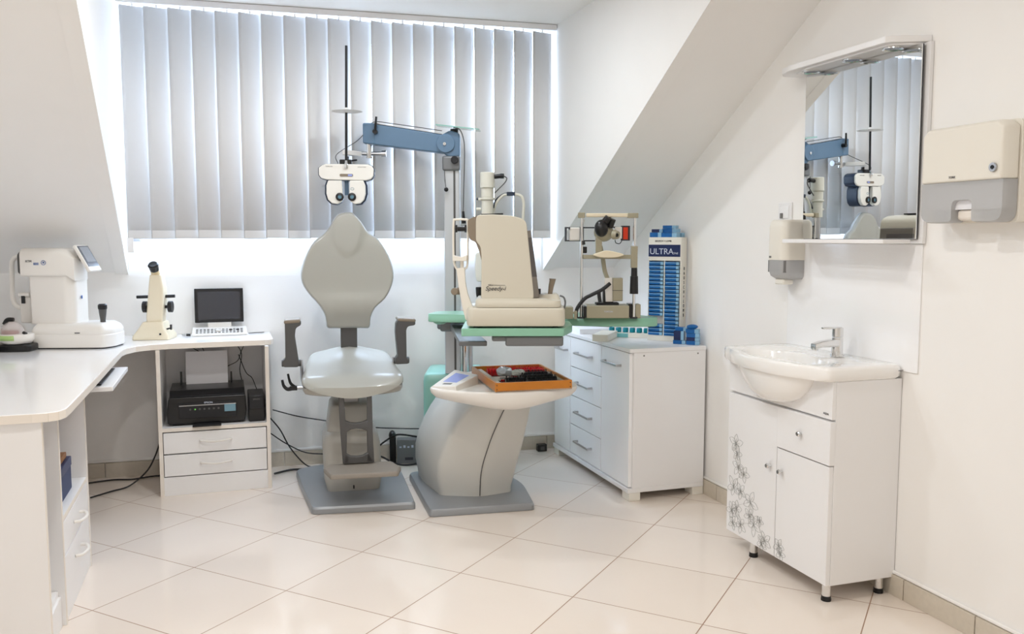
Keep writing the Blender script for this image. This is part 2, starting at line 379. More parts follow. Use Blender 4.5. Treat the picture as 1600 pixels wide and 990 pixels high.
# ------------------------------------------------------------------ corner desk
dk = thing('corner_desk_top', 'white L-shaped desk worktop with cream edge running into the left corner', 'worktop', (-.5, 4.4, .722))
dk.rotation_euler = (0, 0, 0)
def loc(o, pts): return [(x - o.location.x, y - o.location.y) for x, y in pts]
arc = [(-.466, 4.18), (-.466, 4.26), (-.456, 4.33), (-.42, 4.41), (-.36, 4.455), (-.28, 4.475)]
outl = [(LW + .003, 2.79)] + [(-.55, 2.795), (-.51, 2.80), (-.485, 2.815), (-.472, 2.85), (-.469, 2.93), (-.467, 3.4)] + arc + [(.17, 4.495), (.20, 4.505), (.212, 4.53), (.215, wy(.2) - .004), (LW + .003, wy(LW) - .004)]
P_ = loc(dk, outl)
B().prism(P_, 'z', .7221, .75).out('worktop', 'deskgloss', dk, bevel=.002)
def edge_band(pts, name='edge_band'):
    b = B(); 
    for i in range(len(pts) - 1):
        (x0, y0), (x1, y1) = pts[i], pts[i + 1]; d = Vector((x1 - x0, y1 - y0)); nrm = Vector((d.y, -d.x)).normalized() * .0015
        q = [(x0, y0), (x1, y1), (x1 + nrm.x, y1 + nrm.y), (x0 + nrm.x, y0 + nrm.y)]; b.prism(q, 'z', .7235, .7485)
    return b.out(name, 'edge', dk, smooth=False)
edge_band(P_[0:-2])

# printer cabinet (under the right end of the desk)
def panel_edge(b, *a): return b.box(*a)
pc = thing('printer_cabinet', 'white open-niche cabinet with two drawers holding the black printer', 'cabinet', (-.076, 4.46, 0))
D = .40; w0, w1 = -.262, .262
b = B(); b.box(w0, w0 + .018, 0, D, 0, .7215); b.box(w1 - .018, w1, 0, D, 0, .7215); b.box(w0 + .018, w1 - .018, .003, D, .318, .336); b.box(w0 + .018, w1 - .018, D - .006, D, .0, .7215)
b.box(w0 + .018, w1 - .018, .004, .018, 0, .092); b.box(w0 + .018, w1 - .018, .02, D, .05, .062); b.out('carcass', 'lam', pc, bevel=.0008)
b = B(); b.box(w0, w0 + .018, -.0015, 0, 0, .7215); b.box(w1 - .018, w1, -.0015, 0, 0, .7215); b.box(w0 + .018, w1 - .018, .0015, .003, .318, .336); b.out('edge_band', 'edge', pc, smooth=False)
def bow_handle(parent, x, z, m, L=.145, y=-.0, r=.0048, h=.024):
    b = B(); b.tube([(x - L / 2, y + .002, z), (x - L / 2 + .008, y - h * .8, z), (x, y - h, z - .006), (x + L / 2 - .008, y - h * .8, z), (x + L / 2, y + .002, z)], r, 8); return b.out('handle', m, parent)
for z0, z1 in ((.209, .312), (.097, .203)):
    d = B().box(w0 + .021, w1 - .021, .002, .018, z0, z1).out('drawer', 'lam', pc, bevel=.0015); bow_handle(d, 0, (z0 + z1) / 2 + .008, 'offw')

# left pedestal: open niche above two drawers, front faces +x
lp = thing('desk_pedestal', 'white desk pedestal with open niche above two drawers at left edge', 'cabinet', (-.53, 3.045, 0))
b = B(); Y0, Y1 = 0.0, .555   # local y
b.box(-.5, 0, Y0, Y0 + .018, 0, .7215); b.box(-.5, 0, Y1 - .018, Y1, 0, .7215); b.box(-.5, -.003, Y0 + .018, Y1 - .018, .335, .352); b.box(-.5, -.49, Y0, Y1, 0, .7215); b.box(-.5, -.004, Y0 + .018, Y1 - .018, 0, .09)
b.out('carcass', 'lam', lp, bevel=.0008)
b = B(); b.box(0, .0015, Y0, Y0 + .018, 0, .7215); b.box(0, .0015, Y1 - .018, Y1, 0, .7215); b.box(-.003, -.0015, Y0 + .018, Y1 - .018, .335, .352); b.out('edge_band', 'edge', lp, smooth=False)
for z0, z1 in ((.222, .331), (.095, .216)):
    d = B().box(-.018, -.001, Y0 + .021, Y1 - .021, z0, z1).out('drawer', 'lam', lp, bevel=.0015)
    b = B(); yc = (Y0 + Y1) / 2; b.tube([(0, yc - .06, (z0 + z1) / 2), (.022, yc - .05, (z0 + z1) / 2), (.032, yc, (z0 + z1) / 2), (.022, yc + .05, (z0 + z1) / 2), (0, yc + .06, (z0 + z1) / 2)], .0055); b.out('handle', 'offw', d)
# corner end unit with a tall open slot
eu = thing('desk_end_unit', 'white desk end panel with a tall narrow open slot, nearest the camera', 'cabinet', (-.53, 2.805, 0))
b = B(); b.box(-1.0, -.0, 0, .018, 0, .7215); b.box(-.42, -.02, .018, .238, .10, .118); b.box(-.42, -.40, .018, .238, 0, .7215); b.box(-.40, -.012, .018, .238, 0, .1)
b.out('carcass', 'lam', eu, bevel=.0008)
B().box(0, .0015, 0, .018, 0, .7215).out('edge_band', 'edge', eu, smooth=False)
# things inside pedestal niche
o = B().box(-.14, .14, -.1, .1, 0, .115).out('storage_box', 'bluebox', bevel=.003); o.location = (-.70, 3.34, .3525); tag(o, 'navy blue box standing in the niche of the left desk pedestal', 'box')
lid = B().box(-.142, .142, -.102, .102, .085, .118).out('lid', 'navyc', o, bevel=.002)
o = B().box(-.09, .11, -.08, .08, 0, .02).out('card_packet', 'brown', bevel=.002); o.location = (-.68, 3.34, .471); tag(o, 'small brown packet lying on top of the navy blue box', 'packet')
cable('black cable hanging at the back of the left desk pedestal niche', [(-.80, 3.14, .72), (-.62, 3.16, .62), (-.60, 3.17, .52), (-.66, 3.2, .42), (-.72, 3.2, .3545)], .004)
cable('black cable hanging down inside the tall slot of the desk end unit', [(-.60, 2.90, .55), (-.585, 2.90, .40), (-.58, 2.90, .25), (-.60, 2.91, .125)], .006)
# keyboard tray and keyboard
kt = thing('keyboard_tray', 'white pull-out keyboard tray hanging below the desk edge', 'tray', (-.62, 3.82, .665))
b = B(); b.box(-.2, .19, -.21, .33, .672, .69); b.out('shelf', 'lam', kt, bevel=.002)
b = B(); b.box(-.15, .1, -.205, -.195, .69, .7215); b.box(-.15, .1, .315, .325, .69, .7215); b.out('runner', 'satin', kt)
kb = thing('keyboard', 'black and silver computer keyboard lying on the pull-out tray', 'keyboard', (-.55, 3.83, .6905))
B().prism([(-.08, .6908), (.075, .6908), (.078, .697), (-.08, .711)], 'y', -.19, .24).out('base', 'black', kb, bevel=.002)
b = B()
for i in range(5):
    for j in range(16): b.box(-.07 + i * .028, -.047 + i * .028, -.18 + j * .026, -.158 + j * .026, .7105 - i * .0026, .715 - i * .0026)
b.out('keys', 'satin', kb)
# ------------------------------------------------------------------ desk items
# printer
pr = thing('inkjet_printer', 'black inkjet printer with paper loaded in its rear feeder', 'printer', (-.076, 4.46, .3362))
b = B(); body = rpoly([(-.222, .345), (.142, .345), (.150, .40), (.146, .478), (-.214, .478), (-.224, .40)], .012)
b.prism(body, 'y', .04, .33); b.box(-.2, .12, .05, .33, .337, .346); b.out('body', 'black', pr, bevel=.006)
B().prism(rpoly([(.05, .478), (.33, .478), (.33, .508), (.09, .506)], .008), 'x', -.21, .143).out('scanner_lid', 'black', pr, bevel=.004)
pn = B().box(-.168, .102, .028, .042, .372, .448).out('control_panel', 'blackmat', pr, bevel=.003)
b = B(); b.box(-.166, .1, .026, .0285, .436, .4395); b.out('silver_strip', 'satin', pn, label='thin silver strip')
b = B()
for i in range(7): b.cyl((-.115 + .022 * i, .0285, .418), (-.115 + .022 * i, .026, .418), .005)
b.out('button', 'dgrey', pn); B().box(.045, .098, .026, .0285, .40, .436).out('display', 'glassblue', pn)
B().cyl((-.092, .0285, .418), (-.092, .0255, .418), .003).out('light', mat('green_led', (90, 200, 60), .3, emit=((90, 200, 60), 1)), pn)
write('EPSON', .013, (-.03, .026, .449), (R(90), 0, 0), 'inkw', pr)
b = B(); b.box(-.105, .028, -.02, .06, .338, .345); b.out('output_tray', 'blackmat', pr, bevel=.002)
b = B(); b.box(-.18, .085, .24, .27, .49, .50, rot=(0, 0, 0)); b.box(-.168, -.158, .25, .262, .49, .575); b.box(.078, .086, .25, .262, .49, .565); b.out('paper_support', 'black', pr)
o = B().box(-.0, .205, -.001, .003, 0, .172, rot=(R(-8), 0, 0), c=(.1, 0, 0)).out('paper_stack', 'paper'); o.location = (-.216, 4.72, .503); tag(o, 'stack of white paper standing in the rear feeder of the black printer', 'paper')
ik = thing('ink_tank_unit', 'small black ink tank box beside the printer', 'ink tank', (.119, 4.46, .3362))
B().box(-.036, .043, .04, .24, .3365, .470).out('body', 'black', ik, bevel=.005); B().box(-.03, .037, .036, .042, .40, .462).out('cover', 'blackmat', ik, bevel=.002)
write('EPSON', .011, (.004, .035, .45), (R(90), 0, 0), 'inkg', ik)
G = 'black cables in the printer niche'
for k_, (lab, pts) in enumerate([('thin black cable entering the printer niche at its upper left', [(-.25, 4.80, .72), (-.19, 4.80, .69), (-.14, 4.80, .655), (-.10, 4.80, .60), (-.06, 4.84, .45), (-.03, 4.84, .338)]),
      ('short black cable dropping behind the paper, left of middle', [(-.15, 4.81, .72), (-.125, 4.81, .655), (-.11, 4.82, .56), (-.10, 4.84, .40), (-.09, 4.84, .338)]),
      ('black cable crossing the niche and looping down right of the paper', [(.02, 4.8, .72), (.06, 4.8, .65), (.05, 4.80, .56), (.06, 4.8, .48), (.055, 4.82, .338)]),
      ('black cable running from behind the paper up to the desk underside', [(-.01, 4.78, .585), (.04, 4.79, .61), (.06, 4.79, .66), (.09, 4.8, .72)]),
      ('black cable dropping to the small black ink tank', [(.045, 4.78, .645), (.08, 4.77, .55), (.11, 4.75, .52), (.13, 4.68, .472)])]):
    cable(lab, pts, .0022, group=G)

# left autorefractor (white)
ar = thing('autorefractor', 'white autorefractor with tilted screen and joystick on left desk corner', 'eye instrument', (-.715, 4.52, .7502), -15)
b = B(); base = rpoly([(-.125, -.12), (.205, -.12), (.235, -.06), (.235, .05), (.205, .12), (-.125, .12)], .02)
b.loft([[(x * .99, y * .99, .7555) for x, y in base], [(x, y, .762) for x, y in base], [(x, y, .812) for x, y in base], [(x * .985, y * .98, .816) for x, y in base]]); b.out('base', 'offw', ar, bevel=.002)
B().prism([(x * .97, y * .96) for x, y in base], 'z', .7503, .7556).out('foot', 'blackmat', ar)
b = B(); b.loft([[(x * .98, y * .97, .8162) for x, y in base], [(x * .99, y * .98, .832) for x, y in base], [(x * .95, y * .9, .85) for x, y in base], [(x * .86, y * .72, .865) for x, y in base]]); b.out('stage', 'offw', ar, ang=50)
b = B(); colp = rpoly([(-.14, -.075), (.022, -.075), (.06, -.045), (.066, .07), (-.14, .07)], .012)
b.loft([[(x, y, .862) for x, y in colp], [(x * .98, y, .888) for x, y in colp], [(x, y, 1.062) for x, y in colp], [(x, y, 1.085) for x, y in colp]]); b.out('column', 'offw', ar, bevel=.002)
b = B(); hd = rpoly([(1.082, -.09), (1.082, .085), (1.205, .085), (1.212, .05), (1.212, -.06), (1.195, -.09)], .015)
b.loft([[(-.168, y, z) for z, y in hd], [(.0, y, z) for z, y in hd], [(.028, y * .9, z - .006 if z > 1.1 else z) for z, y in hd], [(.066, y * .8, 1.165 if z > 1.1 else 1.062) for z, y in hd]]); b.out('head', 'offw', ar, bevel=.004)
b = B(); b.loft([[(-.168, y * .95, 1.147 + (z - 1.147) * .95) for z, y in hd], [(-.188, y * .8, 1.147 + (z - 1.147) * .75) for z, y in hd]]); b.out('face_plate', 'dgrey', ar, bevel=.004)
sc_ = B(); sc_.box(-.008, .008, -.065, .065, 1.095, 1.232, rot=(0, R(-28), 0)); scr = sc_.xf(Matrix.Translation((.097, .0, 0))).out('screen', 'offw', ar, bevel=.004)
b = B(); b.box(.008, .0105, -.056, .056, 1.118, 1.224, rot=(0, R(-28), 0), c=(0, 0, 1.1635)); b.xf(Matrix.Translation((.097, 0, 0))).out('display', 'lcd', scr)
b = B(); b.box(.0095, .012, -.046, .046, 1.14, 1.218, rot=(0, R(-28), 0), c=(0, 0, 1.1635)); b.xf(Matrix.Translation((.097, 0, 0))).out('display', mat('pale_lcd', (150, 154, 160), .2), scr)
B().cyl((.04, 0, 1.165), (.092, 0, 1.165), .014).out('hinge', 'dgrey', ar)
b = B(); b.tube([(-.15, .0, 1.19), (-.20, 0, 1.18), (-.243, 0, 1.155), (-.25, 0, 1.08), (-.25, 0, .97), (-.225, 0, .935), (-.19, 0, .93)], .011, 10); b.tube([(-.178, .03, 1.09), (-.178, .03, .92)], .009, 8, 0); b.out('headrest', 'offw', ar)
b = B(); b.box(-.215, -.16, -.03, .03, .985, 1.005); b.box(-.21, -.15, -.025, .03, .862, .985); b.out('chin_rest', 'offw', ar, bevel=.006); B().box(-.197, -.183, -.034, -.024, .955, .99).out('marker', 'black', ar)
b = B(); b.cyl((.165, -.02, .862), (.165, -.02, .875), .012); b.lathe([(.012, 0), (.016, .03), (.018, .05)], (.165, -.02, .875)); j = b.out('joystick', 'dgrey', ar)
B().lathe([(.018, 0), (.0205, .004), (.0205, .02), (.015, .026)], (.165, -.02, .925)).out('knob', 'black', j)
write('RTM', .014, (-.128, -.0915, 1.152), (R(90), 0, 0), 'ink', ar); write('800', .016, (-.095, -.0915, 1.140), (R(90), 0, 0), 'inkb', ar)
b = B(); b.tube([(-.062 + .010 * math.cos(t * .5236), -.0912, 1.146 + .010 * math.sin(t * .5236)) for t in range(13)], .0012, 5, 2); b.box(-.065, -.059, -.0922, -.0905, 1.143, 1.150); b.out('emblem', 'inkb', ar)
B().box(.0665, .0675, -.012, .0, .975, .99).out('emblem', 'inkb', ar); B().box(.075, .098, -.119, -.117, .822, .826).out('emblem', 'ink', ar)

# lens cleaner style device with clear dome, black base
def dome(name, label, loc, rot=-10):
    t = thing(name, label, 'countertop device', loc, rot); z = loc[2]
    B().prism(rpoly([(-.065, -.045), (.065, -.045), (.07, .045), (-.07, .045)], .02), 'z', z + .0003, z + .028).out('base', 'black', t, bevel=.006)
    b = B(); b.loft([[((.062 + k[1]) * math.cos(a), (.048 + k[1] * .8) * math.sin(a), z + k[0]) for a in [i * 6.28318 / 28 for i in range(28)]] for k in ((.028, -.02), (.032, -.006), (.045, .004), (.06, .006), (.068, .004))]); bw = b.out('bowl', 'offw', t, ang=60)
    b = B(); b.loft([[((.0665 + k[1]) * math.cos(a), (.0525 + k[1] * .8) * math.sin(a), z + k[0]) for a in [3.6 + i * 1.3 / 10 for i in range(11)]] for k in ((.045, .002), (.064, .003))], cap=False, close=False); o = b.out('band', 'greenp', bw); o.modifiers.new('s', 'SOLIDIFY').thickness = .001
    b = B(); b.loft([[((.0665 + k[1]) * math.cos(a), (.0525 + k[1] * .8) * math.sin(a), z + k[0]) for a in [3.22 + i * .38 / 6 for i in range(7)]] for k in ((.042, .002), (.064, .003))], cap=False, close=False); o = b.out('band', 'amber', bw); o.modifiers.new('s', 'SOLIDIFY').thickness = .001
    B().ball((-.012, 0, z + .068), (.045, .04, .05)).out('dome', 'clear', t); B().cyl((-.02, 0, z + .066), (-.02, 0, z + .08), .03).out('filling', mat('dark_red_filling', (140, 50, 40), .4), t)
    b = B(); b.tube([(-.04, 0, z + .105), (-.028, 0, z + .122), (-.005, 0, z + .122)], .009); b.out('cap', 'black', t); b = B(); b.cyl((.045, -.02, z + .07), (.045, -.04, z + .075), .006); b.out('plug', 'black', t); return t
dome('tonometer_case', 'white and lime green device with clear dome on a black base', (-.915, 4.40, .7502)).scale = (1.15,) * 3
dome('tonometer_case', 'second dome-topped device on black base, cut off by the left picture edge', (-1.075, 4.27, .7502)).scale = (1.15,) * 3

# microscope / lensmeter
mi = thing('lensmeter', 'ivory microscope-shaped lensmeter with black knobs on the desk', 'eye instrument', (-.36, 4.72, .7502), -12)
def rect(x0, x1, y0, y1, z, r=.012): return [(x, y, z) for x, y in rpoly([(x0, y0), (x1, y0), (x1, y1), (x0, y1)], r, 4)]
b = B(); b.loft([rect(-.088, .092, -.07, .08, .7506), rect(-.088, .092, -.07, .08, .768), rect(-.06, .066, -.055, .07, .808), rect(-.058, .064, -.053, .068, .812), rect(-.042, .058, -.045, .06, .838)]); b.out('foot', 'ivory', mi, bevel=.002)
b = B(); b.loft([rect(-.026, .05, -.035, .035, .826, .01), rect(-.026, .054, -.037, .037, .86, .01), rect(-.016, .062, -.04, .04, .95, .012), rect(-.008, .064, -.045, .03, 1.01, .012), rect(.004, .058, -.06, .01, 1.075, .012)]); b.out('arm', 'ivory', mi, bevel=.002)
b = B(); b.cyl((.028, -.02, 1.06), (.028, -.055, 1.105), .022, .019); b.out('tube', 'ivoryd', mi)
b = B(); b.cyl((.028, -.05, 1.10), (.028, -.068, 1.122), .021, .024); b.lathe([(.024, 0), (.026, .006), (.02, .014), (.012, .012)], (.028, -.066, 1.120), (0, -.62, .78)); b.out('eyepiece', 'black', mi)
b = B(); b.cyl((-.078, 0, .962), (.0, 0, .964), .008); b.out('lever', 'black', mi); b = B(); b.cyl((.05, 0, .964), (.108, 0, .966), .008); b.out('lever', 'black', mi)
for s_ in (-1, 1):
    b = B(); b.cyl((.023 + s_ * .03, 0, .912), (.023 + s_ * .055, 0, .912), .008); b.cyl((.023 + s_ * .052, 0, .912), (.023 + s_ * .072, 0, .912), .029); b.out('knob', 'black', mi, bevel=.002)
b = B(); b.cyl((.066, -.03, .80), (.09, -.03, .806), .004); b.box(.088, .096, -.036, -.024, .798, .824); b.out('clamp_lever', 'black', mi); B().cyl((.05, -.071, .78), (.05, -.074, .78), .005).out('switch', 'black', mi)

# ultrasound unit with screen
ul = thing('ultrasound_unit', 'white ultrasound keyboard unit with a dark screen on the desk', 'eye instrument', (-.045, 4.80, .7502))
B().prism([(-.055, .7506), (.05, .7506), (.05, .79), (-.055, .762)], 'x', -.137, .137).out('base', 'offw', ul, bevel=.004)
sc2 = B().box(-.123, .123, .045, .062, .812, .992, rot=(R(-6), 0, 0)).out('screen', 'black', ul, bevel=.003)
B().box(-.106, .106, .0435, .0455, .828, .976, rot=(R(-6), 0, 0), c=(0, .0535, .902)).out('display', 'screen', sc2)
B().box(-.06, .06, .04, .06, .775, .82).out('hinge', 'offw', ul, bevel=.003)
b = B()
for k in range(13):
    for r_ in range(3): b.box(-.118 + k * .0185, -.106 + k * .0185, -.045 + r_ * .022, -.033 + r_ * .022, .7665 + r_ * .0058, .7695 + r_ * .0058)
b.out('keys', 'inkg', ul); b = B(); b.cyl((-.005, -.012, .772), (-.005, -.013, .779), .017); b.out('dial', 'offw', ul)
b = B(); b.cyl((.055, -.005, .774), (.055, -.0055, .780), .008); b.cyl((.09, -.005, .774), (.09, -.0055, .780), .008); b.out('button', 'dgrey', ul)
pbz = thing('ultrasound_probe', 'small silver and black probe lying left of the ultrasound unit', 'probe', (-.205, 4.79, .7502), -5)
b = B(); b.cyl((-.005, 0, .7565), (.015, 0, .7565), .006); b.out('handle', 'black', pbz); b = B(); b.tube([(-.005, 0, .757), (-.025, .01, .757), (-.02, .03, .757), (.01, .035, .757)], .004); b.out('cord', 'satin', pbz)
cable('thin dark cable lying on the desk right of the ultrasound unit', [(.10, 4.80, .7535), (.14, 4.81, .754), (.18, 4.83, .7535)], .0022)

# ------------------------------------------------------------------ examination chair
ch = thing('examination_chair', 'grey beige examination chair with wing-shaped backrest and dark armrests', 'chair', (.575, 4.332, 0), -5)
pl = rpoly([(-.205, -.405), (.268, -.43), (.262, .15), (.235, .36), (-.19, .36), (-.285, .29), (-.25, -.05)], [.03, .02, .03, .05, .05, .04, .1])
b = B(); b.loft([[(x, y, .0005) for x, y in pl], [(x, y, .024) for x, y in pl], [(x * .98, y * .98, .035) for x, y in pl]]); b.out('base_plate', 'basegrey', ch, bevel=.002)
def ring(x0, x1, y0, y1, z, r): return [(x, y, z) for x, y in rpoly([(x0, y0), (x1, y0), (x1, y1), (x0, y1)], r, 4)]
b = B(); b.loft([ring(-.128, .125, -.175, .22, .0352, .04), ring(-.142, .138, -.172, .22, .09, .05), ring(-.146, .13, -.165, .22, .26, .05), ring(-.136, .12, -.155, .21, .30, .05), ring(-.12, .105, -.13, .2, .318, .05)]); b.out('pedestal', 'shell', ch, ang=50)
b = B(); b.loft([ring(-.125, .105, -.125, .19, .30, .04), ring(-.118, .096, -.12, .18, .36, .04), ring(-.108, .085, -.11, .17, .432, .04), ring(-.098, .075, -.1, .16, .445, .04)]); b.out('lift_cover', 'shell', ch, ang=50)
B().box(-.006, .0, -.178, -.168, .045, .062).out('slot', 'black', ch)
b = B(); b.box(-.05, .035, -.03, .08, .44, .53); b.out('lift_post', 'satin', ch, bevel=.004)
# footrest frame + plate
fr = B(); yf0, yf1 = -.315, -.29
def bar(pts): fr.prism(pts, 'y', yf0, yf1)
zt, zb = .535, .205
xo = lambda z, s: .0075 + s * (.075 - .002 * (z - zb)); 
bar([(-.072, zt), (-.048, zt), (-.042, .40), (-.036, .37), (-.04, .25), (-.026, .213), (-.058, .205), (-.064, .30), (-.070, .42)])
bar([(.081, zt), (.057, zt), (.057, .40), (.056, .37), (.056, .25), (.052, .213), (.088, .205), (.084, .30), (.082, .42)])
bar([(-.045, .41), (-.02, .399), (.007, .396), (.035, .399), (.06, .41), (.06, .355), (.03, .368), (.007, .371), (-.015, .368), (-.045, .355)])
bar([(-.045, .255), (-.02, .240), (.007, .237), (.035, .240), (.06, .255), (.086, .205), (-.058, .205)])
bar([(-.06, zt), (.07, zt), (.07, zt - .012), (-.06, zt - .012)])
fr.out('footrest_frame', 'dgrey', ch, bevel=.003, ang=50)
b = B(); fp = rpoly([(-.125, -.29), (-.148, -.34), (-.118, -.475), (.182, -.485), (.205, -.39), (.17, -.29)], .008); b.loft([[(x, y, .178) for x, y in fp], [(x, y, .192) for x, y in fp], [(x * .97, y * .99, .2) for x, y in fp]]); b.out('footrest', 'brgrey', ch, bevel=.002)
# seat cushion (height field) and shell
def seat_outline(n=56):
    pts = [(-.19, .17), (-.215, .05), (-.228, -.08), (-.238, -.18), (-.232, -.25), (-.18, -.295), (-.08, -.325), (.0, -.333), (.08, -.325), (.18, -.295), (.232, -.25), (.238, -.18), (.228, -.08), (.215, .05), (.19, .17), (.1, .195), (-.1, .195)]
    return closed_smooth(pts, 4)
so_ = seat_outline(); cx_, cy_ = 0, -.07
def zt_(x, y):
    z = .628 + .13 * (y + .07) ; z += .10 * max(0, y - .02) + .0
    z -= .05 * max(0, (-.22 - y) / .11) ** 1.5
    z += .03 * math.exp(-((abs(x) - .0) / .11) ** 2) * max(0, min(1, (y + .1) / .2)) 
    z -= .012 * math.exp(-(x / .09) ** 2 - ((y + .02) / .09) ** 2)
    return z
b = B(); rings = []
rings.append([(x * .93, (y - cy_) * .93 + cy_, .560) for x, y in so_])
rings.append([(x * .99, (y - cy_) * .99 + cy_, .568) for x, y in so_])
rings.append([(x * 1.0, y, (zt_(x, y) - .018) * .5 + .285) for x, y in so_])
rings.append([(x * 1.0, y, zt_(x, y) - .024) for x, y in so_])
for k in (.985, .95, .88, .75, .55, .3, .06):
    rings.append([(x * k, (y - cy_) * k + cy_, zt_(x * k, (y - cy_) * k + cy_) - (.010 if k == .985 else .003 if k == .95 else 0)) for x, y in so_])
b.loft(rings); b.out('seat', 'seat', ch, ang=70)
b = B(); b.loft([[(x * .80, (y - cy_) * .84 + cy_, .520) for x, y in so_], [(x * .94, (y - cy_) * .95 + cy_, .528) for x, y in so_], [(x * .98, (y - cy_) * .98 + cy_, .545) for x, y in so_], [(x * .98, (y - cy_) * .98 + cy_, .5595) for x, y in so_]]); b.out('seat_shell', 'shell', ch, ang=60)
# backrest
bo = [(-.000, 1.388), (-.040, 1.384), (-.071, 1.366), (-.100, 1.318), (-.130, 1.280), (-.184, 1.235), (-.223, 1.171), (-.246, 1.094), (-.243, 1.036), (-.212, .981), (-.166, .927), (-.137, .876), (-.129, .836), (-.123, .804), (-.08, .799), (.045, .797), (.088, .800), (.094, .851), (.116, .902), (.167, .951), (.200, 1.011), (.212, 1.080), (.189, 1.169), (.140, 1.249), (.092, 1.283), (.055, 1.338), (.024, 1.374)]
bo = [(x + .016, z) for x, z in bo]; bo = closed_smooth(bo, 3)
bcx, bcz = 0., 1.08
def by_(x, z):
    y = .115 + .05 * math.sin((z - .8) / .6 * math.pi) * -.2 + .06 * max(0, (z - .95)) ** 1.2 + .10 * max(0, .95 - z)
    y -= .34 * max(0, abs(x) - .07) ** 1.5 * (1 if z < 1.25 else .3)
    y -= .022 * math.exp(-((z - .90) / .07) ** 2)
    q = (x / (.066 + .10 * max(0, z - 1.20))) ** 2 + (max(0, 1.26 - z) / .085) ** 2
    y -= .008 / (1 + math.exp((q - 1) / .10))
    return y
sh = lambda x, z, k: (x * k, (z - bcz) * k + bcz)
def bring(k, dy): return [(sh(x, z, k)[0], by_(*sh(x, z, k)) + dy, sh(x, z, k)[1]) for x, z in bo]
b = B(); b.loft([bring(1, .035), bring(1.0, .018), bring(.99, .006), bring(.965, 0)] + [bring(1 - .055 * i, 0) for i in range(1, 18)] + [bring(.03, 0)]); b.out('backrest', 'seat', ch, ang=70)
b = B(); b.loft([bring(1.008, .026), bring(1.012, .034), bring(1.0, .045), bring(.9, .055), bring(.5, .06), bring(.1, .06)]); b.out('backrest_shell', 'alu', ch, ang=60)
b = B(); b.box(-.042, .042, .15, .17, .60, .86, rot=(R(4), 0, 0)); b.out('back_support', 'dgrey', ch, bevel=.003)
def arm(poly, y0, y1, sx, name='armrest'):
    b = B(); b.prism(rpoly(poly, .012, 4), 'y', y0, y1); return b.out(name, 'dgrey', ch, bevel=.006, seg=3)
arm([(-.314, .856), (-.238, .857), (-.236, .835), (-.262, .822), (-.268, .78), (-.252, .655), (-.252, .628), (-.328, .630), (-.330, .662), (-.315, .670), (-.314, .8)], -.03, .03, 1)
arm([(.322, .845), (.252, .858), (.226, .838), (.222, .79), (.232, .667), (.219, .655), (.219, .626), (.286, .627), (.287, .645), (.277, .652), (.276, .80), (.285, .817), (.323, .822)], -.03, .03, 1)
b = B(); b.box(-.318, -.24, -.032, .10, .842, .862, rot=(0, R(-3), 0)); b.out('arm_pad', 'taupe', ch, bevel=.008, seg=3)
b = B(); b.box(.235, .325, -.032, .10, .838, .856, rot=(0, R(4), 0)); b.out('arm_pad', 'taupe', ch, bevel=.008, seg=3)
b = B(); b.cyl((-.334, 0, .645), (-.24, 0, .645), .017); b.cyl((.212, 0, .642), (.292, 0, .642), .017); b.out('arm_pivot', 'dgrey', ch, bevel=.003)
b = B(); b.tube([(-.24, 0, .66), (-.238, 0, .60), (-.236, 0, .555), (-.22, 0, .54), (-.20, 0, .54)], .008); b.tube([(.215, 0, .66), (.212, 0, .60), (.20, 0, .56), (.18, 0, .55)], .008); b.out('arm_bracket', 'satin', ch)
b = B(); b.cyl((-.29, -.01, .522), (-.20, -.01, .524), .008); b.out('lever_shaft', 'satin', ch)
b = B(); b.prism(rpoly([(-.298, .512), (-.262, .512), (-.262, .532), (-.298, .532)], .003), 'y', -.02, .005)
b.tube([(-.285, -.01, .522), (-.308, -.01, .518), (-.326, -.01, .535), (-.333, -.01, .565)], (.011, .006), 10); b.tube([(-.27, -.01, .525), (-.292, -.01, .545), (-.300, -.01, .568), (-.305, -.01, .594)], (.008, .005), 10); b.out('release_lever', 'black', ch)
# ------------------------------------------------------------------ instrument column next to the chair
st = thing('instrument_pedestal', 'grey beige instrument pedestal with white table top and lilac display', 'instrument stand', (1.08, 4.15, 0), -5)
sp = rpoly([(-.205, -.425), (.285, -.43), (.315, -.10), (.27, .10), (-.19, .25), (-.225, .22)], [.025, .02, .08, .05, .03, .03])
b = B(); b.loft([[(x, y, .0005) for x, y in sp], [(x, y, .024) for x, y in sp], [(x * .98, y * .985, .035) for x, y in sp]]); b.out('base_plate', 'basegrey', st, bevel=.002)
def bodyring(z, l, r, f):
    w0, w1 = l, r
    p = [(-.185 + w0, .20), (-.175 + w0, .03), (-.125 + w0, -.218 + f), (.056 + (w0 + w1) / 2, -.281 + f), (.219 + w1, -.234 + f), (.25 + w1, -.05 + f * .5), (.19 + w1, .09), (.0 + w0 * .5, .20)]
    return [(x, y, z) for x, y in rpoly(p, [.03, .05, .03, .05, .02, .03, .03, .03], 4)]
b = B(); b.loft([bodyring(z, l, r, f) for z, l, r, f in ((.0355, .003, 0, .0), (.06, 0, .0, 0), (.13, -.012, .012, -.02), (.20, -.012, .025, -.04), (.27, .006, .04, -.06), (.34, .036, .052, -.075), (.40, .07, .064, -.085), (.45, .106, .072, -.09), (.49, .142, .08, -.095), (.52, .17, .085, -.095))])
body = b.out('body', 'body', st, ang=40)
b = B(); b.tube([(.056, -.276, .04), (.056, -.296, .13), (.0625, -.316, .2), (.079, -.336, .27), (.100, -.351, .34), (.123, -.361, .40), (.1455, -.366, .45), (.165, -.371, .49)], .0022, 6); b.out('panel_gap', 'dgrey', body)
